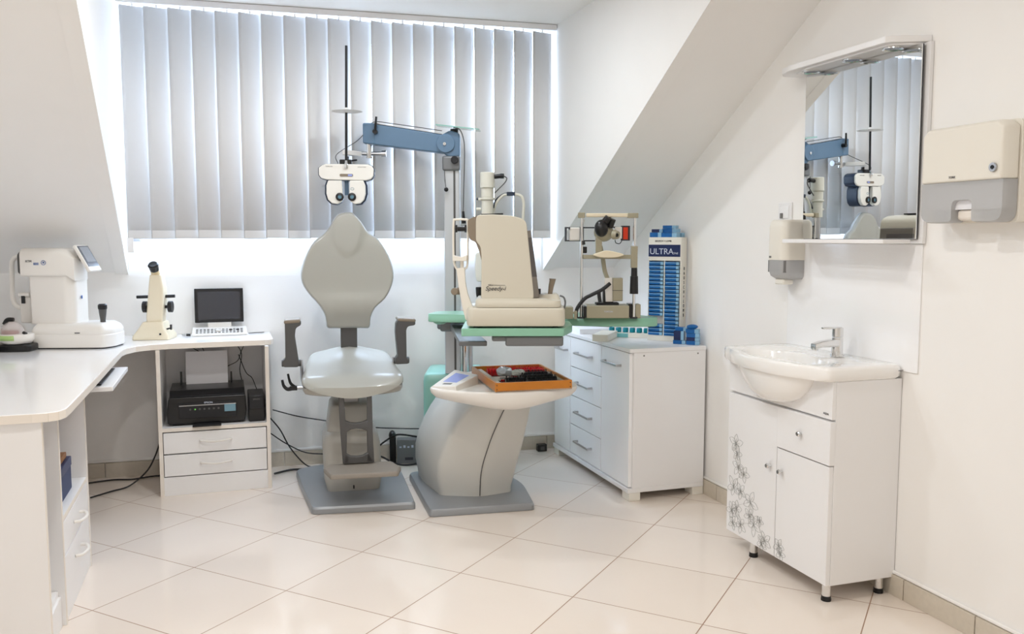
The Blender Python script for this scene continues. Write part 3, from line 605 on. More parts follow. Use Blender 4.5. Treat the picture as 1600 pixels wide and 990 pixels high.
# table top: dished organic slab
to = closed_smooth([(-.20, -.44), (-.17, -.51), (-.10, -.57), (-.01, -.62), (.10, -.655), (.22, -.655), (.32, -.63), (.41, -.59), (.455, -.53), (.47, -.42), (.455, -.25), (.40, -.10), (.25, -.02), (.08, -.02), (-.01, -.10), (-.07, -.22), (-.14, -.33)], 4)
tcx, tcy = .15, -.35
tr = lambda k, z: [(tcx + (x - tcx) * k, tcy + (y - tcy) * k, z) for x, y in to]
dip = lambda x: .030 * math.exp(-((x - .13) / .17) ** 2)
def tr2(k, z, d=1): return [(x, y, zz - d * dip(x)) for x, y, zz in tr(k, z)]
b = B(); b.loft([tr2(.55, .535), tr2(.80, .542), tr2(.93, .556), tr2(.985, .574, .6), tr(1, .588), tr(.995, .597), tr(.97, .600), tr(.93, .597), tr(.5, .597), tr(.05, .597)]); tb = b.out('table_top', 'offw', st, ang=60)
WZ = lambda x: .606 + .16 * (x + .193)
# sloped display wing on the left
b = B(); b.loft([[(-.195, -.455, .575), (-.10, -.56, .575), (.03, -.40, .575), (-.045, -.15, .575)], [(-.193, -.45, WZ(-.193)), (-.105, -.555, WZ(-.105)), (.025, -.395, WZ(.025)), (-.04, -.155, WZ(-.04))]]); wg = b.out('display_panel', 'offw', st, bevel=.004)
def onwing(u, v):  # u along length 0..1 (outer to inner), v across
    a = Vector((-.193, -.45, WZ(-.193))); c = Vector((-.105, -.555, WZ(-.105))); d = Vector((.025, -.395, WZ(.025))); e = Vector((-.04, -.155, WZ(-.04)))
    return (a * (1 - v) + c * v) * (1 - u) + (e * (1 - v) + d * v) * u + Vector((0, 0, .0012))
b = B(); q = [onwing(.26, .22), onwing(.26, .80), onwing(.82, .80), onwing(.82, .22)]; b.loft([[p - Vector((0, 0, .002)) for p in q], q]); b.out('display', 'lcdb', wg, smooth=False)
b = B(); q = [onwing(.10, .35), onwing(.10, .7), onwing(.18, .7), onwing(.18, .35)]; b.loft([[p - Vector((0, 0, .002)) for p in q], q]); b.out('keys', 'inkg', wg, smooth=False)

# trial lens tray
TX, TY = 1.075, 3.50; tl = thing('trial_lens_tray', 'open orange wooden trial lens tray on the white table top', 'tray', (TX, TY, .6005), -4); ZOFF[tl.name] = Vector((0, 0, .600))
tw, td = .345, .50
b = B(); b.box(0, tw, 0, td, .6005, .606); b.out('bottom', 'felt', tl)
b = B(); b.box(0, tw, 0, .010, .6005, .641); b.box(0, tw, td - .010, td, .6005, .641); b.box(0, .010, .010, td - .01, .6005, .641); b.box(tw - .010, tw, .01, td - .01, .6005, .641); b.out('frame', 'wood', tl, bevel=.001)
b = B(); b.box(.010, .045, .01, td - .01, .606, .628); b.box(tw - .03, tw - .01, .01, td - .01, .606, .628); b.box(.045, tw - .03, .01, .05, .606, .622); b.out('lining', 'felt', tl)
b = B(); 
for x in (.008, tw - .008): b.cyl((x, -.001, .612), (x, .001, .612), .0025, n=10); b.cyl((x, -.001, .63), (x, .001, .63), .0025, n=10)
b.out('screw', 'ink', tl)
def lens_proto(rim, label, group):
    t = thing('trial_lens', label, 'lens', (0, 0, .0), 0, group)
    b = B(); b.lathe([(.0135, -.0024), (.0185, -.0024), (.0185, .0024), (.0135, .0024), (.0135, -.0024)], (0, 0, .019), (0, 1, 0), 20); b.box(-.003, .003, -.0012, .0012, .036, .046)
    b.out('rim', rim, t); b = B(); b.cyl((0, -.0006, .019), (0, .0006, .019), .0136, n=20); b.out('glass', 'lens', t)
    return t
rows = [('red', 'red-rimmed trial lens standing in the back left row of the wooden tray', 'red trial lenses, back left row', .075, .285, .47, 16, True),
        ('red', 'red-rimmed trial lens standing in the back right row of the wooden tray', 'red trial lenses, back right row', .25, .25, .465, 18, False),
        ('blk2', 'black-rimmed trial lens standing in the front left row of the wooden tray', 'black trial lenses, front left row', .12, .075, .20, 14, True),
        ('blk2', 'black-rimmed trial lens standing in the front middle row of the wooden tray', 'black trial lenses, front middle row', .20, .065, .24, 22, True),
        ('blk2', 'black-rimmed trial lens standing in the front right row of the wooden tray', 'black trial lenses, front right row', .27, .065, .245, 22, True)]
ca, sa = math.cos(R(-4)), math.sin(R(-4))
protos = []
for rim, lab, grp, x, y0, y1, n_, _ in rows: protos.append(lens_proto(rim, lab, grp))
index_kids()
# back rows run across the tray, front rows run front to back
def put_lens(t, x, y, rz, tilt):
    t.location = (TX + x * ca - y * sa, TY + x * sa + y * ca, .607); t.rotation_euler = (R(tilt), 0, R(-4 + rz))
spec = []
for k in range(22): spec.append((0, .055 + k * .0068, .395, 90, 0))
for k in range(15): spec.append((1, .208 + k * .0068, .39, 90, 0))
for k in range(26): spec.append((1, .16 + k * .0060, .335, 90, 0))
for k in range(14): spec.append((2, .075 + k * .0062, .115, 90, 0))
for k in range(24): spec.append((3, .165 + k * .0062, .185, 90, 0))
for k in range(22): spec.append((4, .170 + k * .0062, .105, 90, 0))
for k in range(22): spec.append((4, .175 + k * .0060, .26, 90, 0))
first = set()
for r_, x, y, rz, tl_ in spec:
    t = protos[r_] if r_ not in first else copy_tree(protos[r_]); first.add(r_)
    put_lens(t, x, y, rz + random.uniform(-2, 2), random.uniform(-3, 3))
rn = {0: ('red-rimmed trial lens in the short back left row of the wooden tray', 'red trial lenses, back left row'), 1: ('red-rimmed trial lens in the back right rows of the wooden tray', 'red trial lenses, back right rows'),
      2: ('black-rimmed trial lens in the front left row of the wooden tray', 'black trial lenses, front left row'), 3: ('black-rimmed trial lens in the middle right row of the wooden tray', 'black trial lenses, middle right row'), 4: ('black-rimmed trial lens in the right-hand rows beside the front board of the wooden tray', 'black trial lenses, right-hand rows')}
for o in bpy.data.objects:
    if o.get('category') == 'lens':
        for r_ in range(5):
            if o.get('group') == rows[r_][2] or o.get('group') == rn[r_][1]: o['label'], o['group'] = rn[r_]; break
# crumpled foil, white cloth and a trial frame between the lenses
def lump(name, lab, cat, c, r, m, seed):
    rnd = random.Random(seed); b = B(); b.ball((0, 0, r[2]), r, 14, 8)
    for v in b.bm.verts:
        if v.co.z > .002: v.co += Vector((rnd.uniform(-1, 1), rnd.uniform(-1, 1), rnd.uniform(-1, 1))) * .0045
    o = b.out(name, m, ang=10); o.location = c; return tag(o, lab, cat)
def tp(x, y, z): return (TX + x * ca - y * sa, TY + x * sa + y * ca, z)
lump('foil_packet', 'crumpled silver foil packet lying between red and black lens rows', 'packet', tp(.115, .30, .62), (.04, .035, .022), 'alu', 3)
lump('cotton_pad', 'crumpled white pad lying on the black lenses in the wooden tray', 'pad', tp(.16, .225, .634), (.032, .024, .013), 'cushion', 5)
tf = thing('trial_spectacles', 'black and red trial spectacles lying in the left middle of the wooden tray', 'spectacles', tp(.085, .20, .6072), 20); ZOFF[tf.name] = Vector((0, 0, .6065))
b = B()
for s_ in (-1, 1): b.lathe([(.017, 0), (.022, 0), (.022, .008), (.017, .008), (.017, 0)], (s_ * .026, 0, .6075), (0, 0, 1), 24)
b.tube([(-.048, 0, .613), (-.055, .05, .616), (-.05, .09, .612)], .002); b.tube([(.048, 0, .613), (.055, .05, .616), (.05, .09, .612)], .002); b.out('rims', 'black', tf); B().box(-.012, .012, -.006, .006, .608, .622).out('bridge', 'red', tf, bevel=.002)

# ------------------------------------------------------------------ ophthalmic unit: mint cabinet, pole, tables, arm
un = thing('ophthalmic_unit', 'mint green ophthalmic unit with silver pole, blue arm and green tables', 'instrument stand', (1.1385, 4.4195, -.0441), -18); UK = 1.035; un.scale = (UK,) * 3; ZOFF[un.name] = Vector((0, 0, 0))
gb = rpoly([(-.165, -.04), (.13, -.04), (.13, .30), (-.165, .30)], .03)
b = B(); b.loft([[(x, y, .0436) for x, y in gb], [(x, y, .53) for x, y in gb], [(x * .97, (y - .13) * .97 + .13, .562) for x, y in gb], [(x * .90, (y - .13) * .9 + .13, .572) for x, y in gb]]); b.out('cabinet', 'mintb', un, ang=50)
b = B(); b.prism(rpoly([(-.052, -.035), (.028, -.035), (.028, .035), (-.052, .035)], .01), 'z', .5725, 1.60); pole = b.out('pole', 'alu', un, bevel=.001)
b = B(); b.box(-.004, .006, -.037, -.034, .59, 1.6); b.out('groove', 'dgrey', pole)
b = B(); b.cyl((.048, -.016, .5725), (.048, -.016, .80), .014); b.out('lift_tube', 'chrome', un); b = B(); b.cyl((.076, -.0, .5725), (.076, -.0, .80), .012); b.out('lift_tube', 'satin', un)
b = B(); b.box(-.085, .075, -.115, .05, .805, .845); b.box(-.07, .06, -.12, .06, .795, .868); b.out('clamp', 'brkt', un, bevel=.012, seg=3)
# front table and its bracket are in world-aligned helper frame rotated the same way
# bracket arm reaches towards the camera
b = B(); b.loft([[(-.02, -.10, .806), (.06, -.10, .806), (.06, -.10, .838), (-.02, -.10, .838)], [(.06, -.72, .798), (.18, -.72, .798), (.18, -.72, .820), (.06, -.72, .820)]]); b.out('table_arm', 'brkt', un, bevel=.004)
# unit-local helper: world point -> local of the unit (rotation -18)
uc, us = math.cos(R(-18)), math.sin(R(-18))
def ul_(wx, wy_): dx, dy = wx - 1.10, wy_ - 4.27; return (dx * uc + dy * us, -dx * us + dy * uc)
KS = .955; _e = ul_(0, 0); KM = Matrix.Translation((_e[0], _e[1], 1.26)) @ Matrix.Scale(KS / UK, 4) @ Matrix.Translation((-_e[0], -_e[1], -1.26))
def near(o):      # the tables and what stands on them
    z = o.location.z; o.location = Vector((0, 0, 1.26)) + (o.location - Vector((0, 0, 1.26))) * KS; o.scale = (KS,) * 3; return o
fx, fy = ul_(1.20, 3.68)       # origin of the front table in unit coordinates
ftp = rpoly([(-.213, -.115), (.235, -.115), (.285, .06), (.285, .24), (-.213, .24)], [.012, .012, .02, .03, .03])
b = B(); b.loft([[(fx + x, fy + y, .832) for x, y in ftp], [(fx + x, fy + y, .862) for x, y in ftp], [(fx + x * .99, fy + y * .99, .866) for x, y in ftp]]); b.xf(KM).out('front_table', 'mint', un, bevel=.004, seg=3)
b = B(); b.box(fx - .08, fx + .235, fy - .09, fy + .12, .806, .8315); b.box(fx - .02, fx + .235, fy - .10, fy - .06, .786, .8315); b.xf(KM).out('table_bracket', 'brkt', un, bevel=.008)
# rear table: long narrow top
ra = math.atan2(3.77 - 4.36, 1.967 - .972)
def rt(s_, t_): x = .972 + s_ * math.cos(ra) - t_ * math.sin(ra); y = 4.36 + s_ * math.sin(ra) + t_ * math.cos(ra); return ul_(x, y)
rp = rpoly([rt(0, 0), rt(.12, -.01), rt(.85, -.045), rt(1.10, -.02), rt(1.175, .02), rt(1.165, .10), rt(1.03, .20), rt(.7, .26), rt(.12, .22), rt(0, .16)], [.03, .05, .1, .1, .05, .05, .08, .1, .05, .04])
b = B(); b.loft([[(x, y, .828) for x, y in rp], [(x, y, .866) for x, y in rp], [(x, y, .870) for x, y in rp]]); b.xf(KM).out('rear_table', 'mint', un, bevel=.004, seg=3)
b = B(); q0, q1, q2, q3 = rt(.3, .06), rt(.95, .03), rt(.95, .09), rt(.3, .14); b.prism([q0, q1, q2, q3], 'z', .820, .8278); b.xf(KM).out('table_rail', 'black', un)
x_, y_ = rt(.055, .05); b = B(); b.lathe([(.02, 0), (.034, .008), (.036, .016)], (x_, y_, .813)); b.xf(KM).out('table_knob', 'mint', un)
# top fitting, blue arm
b = B(); b.prism(rpoly([(-.030, 1.66), (.030, 1.66), (.030, 1.775), (-.02, 1.79), (-.065, 1.765), (-.075, 1.70)], .015), 'y', -.045, .045); hg = b.out('hinge', 'blue', un, bevel=.006)
b = B(); b.cyl((-.04, -.055, 1.725), (-.04, .055, 1.725), .046, n=28); b.out('hinge_disc', 'blue', hg, bevel=.003); B().cyl((-.045, -.055, 1.722), (-.045, -.06, 1.722), .008).out('bolt', 'chrome', hg)
b = B(); b.box(-.058, .030, -.05, .05, 1.592, 1.665); cl_ = b.out('collar', 'brkt', un, bevel=.01, seg=3); b = B(); b.cyl((.005, -.05, 1.643), (.005, -.072, 1.643), .019); b.out('knob', 'blackmat', cl_, bevel=.003)
b = B(); b.prism([(-.405, 1.722), (-.405, 1.823), (-.045, 1.768), (-.045, 1.678)], 'y', -.035, .035); b.prism(rpoly([(-.452, 1.727), (-.39, 1.722), (-.39, 1.825), (-.452, 1.826)], .008), 'y', -.038, .038)
arm_ = b.out('arm', 'blue', un, bevel=.006)
b = B(); b.prism([(-.40, 1.8262), (-.40, 1.8285), (-.06, 1.776), (-.06, 1.7735)], 'y', -.028, .028); b.out('cover_strip', 'satin', arm_, smooth=False)
b = B(); b.cyl((-.388, -.035, 1.782), (-.388, -.062, 1.782), .012); b.tube([(-.388, -.058, 1.785), (-.383, -.062, 1.82), (-.379, -.064, 1.853)], (.007, .0055)); b.out('clamp_lever', 'black', arm_)
b = B(); b.cyl((-.427, -.0, 1.727), (-.427, 0, 1.655), .0145); b.cyl((-.427, 0, 1.664), (-.427, 0, 1.656), .0175); b.out('drop_post', 'chrome', un)
b = B(); b.cyl((-.475, -.0, 1.679), (-.36, 0, 1.679), .010); b.cyl((-.365, 0, 1.679), (-.345, 0, 1.679), .015); b.cyl((-.347, 0, 1.679), (-.342, 0, 1.679), .0165); b.out('cross_bar', 'satin', un)
b = B(); b.prism([(-.463, .012), (-.463, -.018), (-.515, -.105), (-.545, -.09), (-.53, -.06)], 'z', 1.664, 1.688); b.out('head_arm', 'offw', un, bevel=.003)
b = B(); b.prism([(-.088, -.07), (.128, -.10), (.128, .10), (-.088, .09)], 'z', 0, .006); b.xf(Matrix.Translation((0, 0, 1.806)) @ Euler((R(4), R(6.5), 0)).to_matrix().to_4x4()); b.out('glass_shelf', 'glassg', un)
b = B(); b.cyl((0, 0, 1.78), (0, 0, 1.80), .02); b.out('shelf_mount', 'black', un)

# ------------------------------------------------------------------ phoropter hanging from the arm
ph = thing('phoropter', 'white phoropter head with two round eyepieces and tall black rod', 'eye instrument', (.596, 4.50, 1.4038), -12); ph.scale = (1.027, 1.027, 1.027); ZOFF[ph.name] = Vector((0, 0, 1.40))
def fb(poly, y0, y1, m, name, par, bev=.004, r=.0): b = B(); b.prism(rpoly(poly, r, 5) if r else poly, 'y', y0, y1); return b.out(name, m, par, bevel=bev, seg=3, ang=50)
bar_ = [(-.117, 1.612), (-.10, 1.619), (.105, 1.618), (.124, 1.610), (.133, 1.597), (.131, 1.562), (.118, 1.546), (.095, 1.540), (-.095, 1.543), (-.122, 1.550), (-.133, 1.566), (-.133, 1.600)]
brr = fb(bar_, -.055, .0, 'phor', 'bar', ph)
fb([(x * 1.03, 1.579 + (z - 1.579) * 1.04) for x, z in bar_], -.045, .03, 'navy', 'bar_shell', ph)
lh = [(-.088, 1.539), (-.022, 1.539), (-.020, 1.50), (-.018, 1.452), (-.024, 1.436), (-.045, 1.424), (-.072, 1.428), (-.09, 1.446), (-.098, 1.475), (-.097, 1.515)]
for s_ in (-1, 1):
    dx = 0 if s_ == -1 else -.006
    pts = [(-s_ * x * 1 + (0 if s_ == -1 else 0), z) for x, z in lh] if s_ == 1 else [(x, z) for x, z in lh]
    pts = [(x + dx, z) for x, z in pts]
    hh = fb(pts, -.06, -.035, 'phor', 'lens_housing', ph)
    mx = sum(p[0] for p in pts) / len(pts)
    fb([(mx + (x - mx) * 1.08 - s_ * -.006, 1.48 + (z - 1.48) * 1.06) for x, z in pts], -.04, .035, 'navy', 'housing_shell', ph)
    ex = -.033 if s_ == -1 else .026
    b = B(); b.lathe([(.020, 0), (.020, .008), (.010, .010), (.009, .006), (.0091, .0)], (ex, -.058, 1.459), (0, -1, 0)); b.out('eyepiece', 'black', hh); b = B(); b.cyl((ex, -.058, 1.459), (ex, -.065, 1.459), .0098); b.out('lens', 'glassblue', hh)
b = B(); b.box(-.012, .006, -.02, .01, 1.47, 1.545); b.out('centre_rail', 'blue', ph)
b = B(); b.prism(rpoly([(-.032, 1.558), (.032, 1.558), (.032, 1.571), (-.032, 1.571)], .006), 'y', -.057, -.055); sl_ = b.out('level_window', 'taupe', brr); b = B(); b.box(.008, .028, -.0585, -.0565, 1.560, 1.569); b.out('scale', 'lcdb', sl_)
b = B(); b.box(-.034, .024, -.03, .02, 1.617, 1.643); b.cyl((.02, -.02, 1.638), (.052, -.03, 1.641), .004); b.out('mount', 'black', ph, bevel=.003); b = B(); b.tube([(.0, -.052, 1.632), (0, -.062, 1.615), (.0, -.058, 1.600)], (.008, .009)); b.out('rod_clamp', 'chrome', ph)
b = B(); b.cyl((.0, -.05, 1.63), (.010, -.05, 2.185), .0065, n=12); b.out('near_rod', 'black', ph)
b = B(); b.lathe([(.0, 0), (.055, .001), (.075, .004), (.055, .007), (.03, .012), (.0, .012)], (.007, -.05, 1.868), (0, 0, 1), 28); b.out('reading_card_holder', 'offw', ph)
b = B(); b.box(-.001, .013, -.058, -.042, 1.866, 1.89); b.out('card_clip', 'offw', ph)
write('TOPCON', .008, (-.083, -.0552, 1.606), (R(90), 0, 0), 'inkg', ph); write('VISION SYSTEM', .006, (.075, -.0552, 1.604), (R(90), 0, 0), 'inkg', ph)
b = B(); b.tube([(.028 + .008 * math.cos(t * .5236), -.0603, 1.498 + .006 * math.sin(t * .5236)) for t in range(13)], .0009, 5, 2); b.out('emblem', 'glassblue', ph)
b = B(); b.cyl((-.0, .0, 1.62), (.0, 0, 1.66), .01); b.out('hanger', 'black', ph)
# world positions for the cables of the arm
def uw(x, y, z): return (UK * (1.10 + x * uc - y * us), UK * (4.27 + x * us + y * uc), 1.26 + UK * (z - 1.26))
cable('thin grey cable looping from the phoropter head up to the blue arm', [(.55, 4.50, 1.634), (.545, 4.50, 1.68), uw(-.49, -.0, 1.74), uw(-.44, .0, 1.79), uw(-.40, -.02, 1.832), uw(-.30, -.02, 1.824), uw(-.06, -.02, 1.79)], .0022, 'dgrey')
cable('long grey cable hanging from the blue arm beside the silver pole', [uw(.0, -.06, 1.80), uw(.03, -.07, 1.79), uw(.048, -.075, 1.75), uw(.055, -.08, 1.68), uw(.050, -.08, 1.50), uw(.047, -.085, 1.385)], .003, 'dgrey')
b = B(); b.cyl(uw(.047, -.085, 1.39), uw(.050, -.085, 1.34), .006, .009); b.cyl(uw(.049, -.085, 1.35), uw(.05, -.085, 1.33), .011); o = b.out('cable_plug', 'black'); tag(o, 'black plug at the lower end of the long grey hanging cable', 'plug')
cable('short thin cord hanging from the grey collar of the pole', [uw(-.046, -.056, 1.59), uw(-.044, -.058, 1.55), uw(-.04, -.06, 1.51)], .0018)
b = B(); b.ball(uw(-.038, -.06, 1.498), .0115); o = b.out('cord_ball', 'black'); tag(o, 'small black ball at the end of the thin pole cord', 'cord pull')

# ------------------------------------------------------------------ white keratometer on the rear table behind the cream device
ke = thing('keratometer', 'tall cream keratometer tube with black plug, behind the cream autorefractor', 'eye instrument', (1.20 + .42 * .309 - .11 * .951, 3.68 + .42 * .951 + .11 * .309, .8878), -18); ZOFF[ke.name] = Vector((0, 0, .8705))
ke.scale = (1, 1, .976)
b = B()
b.box(-.07, .07, -.06, .07, .8708, .90); b.out('base', 'kera', ke, bevel=.006)
b = B(); b.cyl((0, 0, .9), (0, 0, 1.36), .02); b.out('column', 'satin', ke)
b = B(); b.cyl((0, 0, 1.35), (0, 0, 1.44), .029); b.cyl((0, 0, 1.44), (0, 0, 1.452), .036); b.cyl((0, 0, 1.452), (0, 0, 1.50), .031); b.cyl((0, 0, 1.50), (0, 0, 1.578), .036, .035); hd_ = b.out('tube', 'kera', ke, bevel=.003)
b = B(); b.box(-.045, -.02, -.01, .01, 1.438, 1.452); b.cyl((-.03, 0, 1.395), (-.055, 0, 1.395), .008); b.out('lug', 'kera', hd_, bevel=.003); B().cyl((-.045, 0, 1.446), (-.053, 0, 1.446), .007).out('stud', 'navy', hd_)
b = B(); b.cyl((.034, 0, 1.557), (.068, 0, 1.56), .0115); b.cyl((.062, 0, 1.56), (.082, 0, 1.56), .013); b.out('plug', 'black', ke, bevel=.002); b = B(); b.tube([(.08, 0, 1.56), (.095, 0, 1.55), (.088, 0, 1.53), (.06, 0, 1.50), (.035, 0, 1.475)], .0028); b.out('cord', 'dgrey', ke)
b = B(); b.tube([(.022, .02, 1.36), (.04, .02, 1.42), (.075, .02, 1.463), (.11, .02, 1.468), (.16, .02, 1.465), (.178, .02, 1.43), (.176, .02, 1.36), (.165, .02, 1.2), (.15, .02, 1.05), (.1, .03, .89)], .0075, 10); b.out('head_guard', 'kera', ke)
b = B(); b.box(.095, .135, .008, .03, 1.462, 1.482); b.tube([(.115, .02, 1.475), (.08, .02, 1.472), (.04, .02, 1.44), (.03, .01, 1.40)], .004); b.out('clip', 'navy', ke, bevel=.003)
b = B(); b.prism(rpoly([(-.055, 1.03), (-.02, 1.03), (-.02, 1.18), (-.058, 1.18), (-.062, 1.09)], .02), 'y', -.03, .03); b.out('arm_pad', 'cushion', ke, bevel=.01, seg=3)

# ------------------------------------------------------------------ cream autorefractor on the front table
sx, sy = 1.20, 3.68
sd = thing('autorefractor', 'beige autorefractor with chinrest and joystick on the front green table', 'eye instrument', (sx, sy, .8665), -18); near(sd)
def rr_(x0, x1, y0, y1, z, r): return [(x, y, z) for x, y in rpoly([(x0, y0), (x1, y0), (x1, y1), (x0, y1)], r, 5)]
for x in (-.15, .2):
    for y in (-.06, .13): b = B(); b.cyl((x, y, .8667), (x, y, .876), .012); b.out('foot', 'black', sd)
b = B(); b.loft([rr_(-.185, .237, -.105, .175, .875, .02), rr_(-.190, .242, -.110, .18, .885, .03), rr_(-.190, .242, -.110, .18, .945, .04), rr_(-.184, .236, -.104, .174, .955, .04)]); b.out('base', 'cream', sd, ang=50)
b = B(); b.loft([rr_(-.150, .224, -.10, .16, .957, .03), rr_(-.152, .226, -.102, .162, .965, .03), rr_(-.152, .224, -.10, .16, .985, .035), rr_(-.145, .17, -.09, .15, .993, .03), rr_(-.13, .14, -.085, .14, .996, .03)]); b.out('stage', 'cream', sd, ang=50)
b = B(); b.loft([rr_(.11, .225, -.05, .12, .985, .03), rr_(.13, .218, -.04, .11, 1.004, .03), rr_(.155, .212, -.03, .09, 1.010, .02)]); b.out('joystick_mound', 'cream', sd, ang=60)
hb = [(-.126, .992), (.104, .992), (.104, 1.02), (.076, 1.29), (.072, 1.325), (.056, 1.342), (.01, 1.355), (-.08, 1.361), (-.140, 1.358), (-.148, 1.34), (-.148, 1.245), (-.128, 1.222), (-.124, 1.18)]
b = B(); b.prism(rpoly(hb, .012, 3), 'y', -.085, .11); hdy = b.out('housing', 'cream', sd, bevel=.012, seg=4, ang=50)
b = B(); b.prism(rpoly([(-.140, 1.356), (-.160, 1.350), (-.184, 1.335), (-.184, 1.29), (-.174, 1.252), (-.150, 1.24), (-.134, 1.20), (-.124, 1.16), (-.115, 1.16), (-.115, 1.35)], .006, 3), 'y', -.078, .10); b.out('front_cowl', 'taupe', sd, bevel=.006)
b = B(); b.prism([(.070, 1.290), (.0905, 1.292), (.130, 1.0), (.100, .996)], 'y', -.082, .098); b.out('side_panel', 'sidep', sd, bevel=.003)
b = B(); b.prism([(.078, 1.26), (.0955, 1.262), (.1185, 1.09), (.09, 1.09)], 'y', -.0825, .06); b.out('monitor', 'smoke', sd)
b = B(); b.prism([(-.128, 1.358), (-.03, 1.362), (-.03, 1.368), (-.125, 1.364)], 'y', -.03, .04); b.out('top_strap', 'black', sd)
write('Speedy-i', .026, (-.064, -.0862, 1.038), (R(90), 0, 0), 'ink', hdy, shear=.3); write('Nikon', .009, (-.083, -.0862, 1.054), (R(90), 0, 0), 'ink', hdy)
b = B(); b.box(-.07, -.02, -.0864, -.0858, 1.053, 1.0542); b.out('underline', 'ink', hdy)
b = B(); b.tube([(-.19, -.03, 1.13), (-.186, -.03, 1.18), (-.186, -.03, 1.325), (-.195, -.03, 1.339), (-.238, -.03, 1.339), (-.248, -.03, 1.325), (-.249, -.03, 1.18), (-.24, -.03, 1.13), (-.215, -.03, 1.115), (-.19, -.03, 1.13)], .005, 8, 5); b.out('headrest_frame', 'cream2', sd)
b = B(); b.cyl((-.237, -.02, 1.30), (-.197, -.02, 1.30), .012); b.cyl((-.24, -.02, 1.30), (-.232, -.02, 1.30), .017); b.cyl((-.2, -.02, 1.30), (-.192, -.02, 1.30), .017); b.out('forehead_pad', 'black', sd)
b = B(); b.prism(rpoly([(-.252, 1.158), (-.19, 1.158), (-.187, 1.185), (-.215, 1.175), (-.24, 1.18), (-.252, 1.185)], .004), 'y', -.06, .0); b.cyl((-.212, -.03, 1.10), (-.212, -.03, 1.16), .008); b.out('chin_cup', 'cream2', sd, bevel=.003)
b = B(); b.prism(rpoly([(-.236, 1.125), (-.200, 1.130), (-.196, 1.06), (-.186, 1.01), (-.165, .955), (-.16, .90), (-.196, .895), (-.212, .96), (-.226, 1.04)], .008, 3), 'y', -.05, -.01); b.out('support_arm', 'cream2', sd, bevel=.005)
b = B(); b.cyl((-.238, -.03, 1.024), (-.22, -.03, 1.024), .016); b.cyl((-.245, -.062, 1.024), (-.236, -.01, 1.024), .016, .016); b.out('knob', 'taupe', sd, bevel=.003)
b = B(); b.cyl((.178, .0, 1.0), (.181, .0, 1.02), .010); b.tube([(.180, 0, 1.008), (.184, 0, 1.04), (.190, 0, 1.068), (.191, 0, 1.078)], (.010, .0155), 12); b.out('joystick', 'taupe', sd)
b = B(); b.tube([(.225, .03, 1.0), (.243, .03, .992), (.25, .03, .97), (.246, .03, .945), (.236, .03, .935)], .004); b.out('cord', 'brkt', sd)
b = B(); b.cyl((.130, .05, 1.0), (.130, .05, 1.03), .010); b.out('lock', 'ink', sd)
jk = thing('joystick_knob', 'small black joystick of the rear instrument, left of the beige autorefractor', 'joystick', (sx - .148 * .951 + .25 * .309, sy + .148 * .309 + .25 * .951, .8705), 0); near(jk)
b = B(); b.cyl((0, 0, .8708), (0, 0, .885), .03); b.cyl((0, 0, .88), (0, 0, .975), .006); b.out('shaft', 'satin', jk); b = B(); b.lathe([(.009, 0), (.013, .018), (.015, .05), (.013, .054)], (0, 0, .972)); b.out('grip', 'black', jk)

# ------------------------------------------------------------------ slit lamp on the right end of the rear table
sx2, sy2 = 1.75, 3.835
sl = thing('slit_lamp', 'slit lamp with chrome upright headrest frame above the right cabinet', 'eye instrument', (sx2, sy2, .8705), -18); near(sl)
b = B(); b.cyl((-.129, 0, .8708), (-.129, 0, 1.36), .0075); b.out('frame_tube', 'chrome', sl); b = B(); b.cyl((.126, 0, .8708), (.126, 0, 1.36), .0075); b.out('frame_tube', 'chrome', sl)
b = B(); b.cyl((-.129, 0, .8706), (-.129, 0, .877), .018); b.cyl((.126, 0, .8706), (.126, 0, .877), .018); b.out('frame_foot', 'ink', sl)
b = B(); b.box(-.11, .095, -.009, .009, 1.358, 1.377); b.out('forehead_rest', 'ivory', sl, bevel=.005); b = B(); b.box(-.148, -.115, -.012, .012, 1.354, 1.380); b.out('frame_clamp', 'creamd', sl, bevel=.003); b = B(); b.box(.09, .142, -.012, .012, 1.354, 1.378); b.out('frame_clamp', 'creamd', sl, bevel=.003)
b = B(); b.box(-.122, .118, -.012, .012, 1.158, 1.178); b.box(.108, .14, -.014, .014, 1.115, 1.22); b.out('chin_bar', 'creamd', sl, bevel=.003)
b = B(); b.prism(closed_smooth([(-.075, 1.178), (-.045, 1.190), (-.01, 1.199), (.04, 1.190), (.07, 1.178), (.03, 1.166), (-.04, 1.166)], 4), 'y', -.045, .02); b.out('chin_rest', 'ivory', sl, bevel=.004)
b = B(); b.cyl((.126, 0, 1.02), (.126, 0, 1.115), .017, .015); b.cyl((.126, 0, .99), (.126, 0, 1.075), .021, .019); b.out('grip', 'black', sl)
b = B(); b.box(-.105, .10, -.03, .10, .8735, .934); b.out('base', 'creamd', sl, bevel=.003); b = B(); b.box(-.12, -.105, -.02, .09, .876, .93); b.out('rail', 'black', sl); b = B(); b.box(.10, .132, .0, .07, .876, .94); b.out('rail', 'black', sl)
b = B(); b.box(.134, .16, .0, .07, .8708, .938); b.out('end_block', 'creamd', sl, bevel=.003); write('TOPCON', .010, (.0, -.0306, .905), (R(90), 0, 0), 'inkw', sl)
b = B(); b.box(-.02, .03, .03, .07, .934, 1.02); b.out('slide', 'black', sl); b = B(); b.box(-.055, .055, .01, .08, .934, .944); b.out('slide_plate', 'blackmat', sl)
b = B(); b.box(.025, .073, .01, .06, .953, 1.065); b.out('power_block', 'creamd', sl, bevel=.003); b = B(); b.box(.024, .074, .009, .061, 1.004, 1.006); b.out('groove', 'ink', sl)
b = B(); b.loft([rr_(-.008, .028, .02, .06, .95, .005), rr_(-.015, .024, .02, .06, 1.065, .005)]); b.out('column', 'offw', sl)
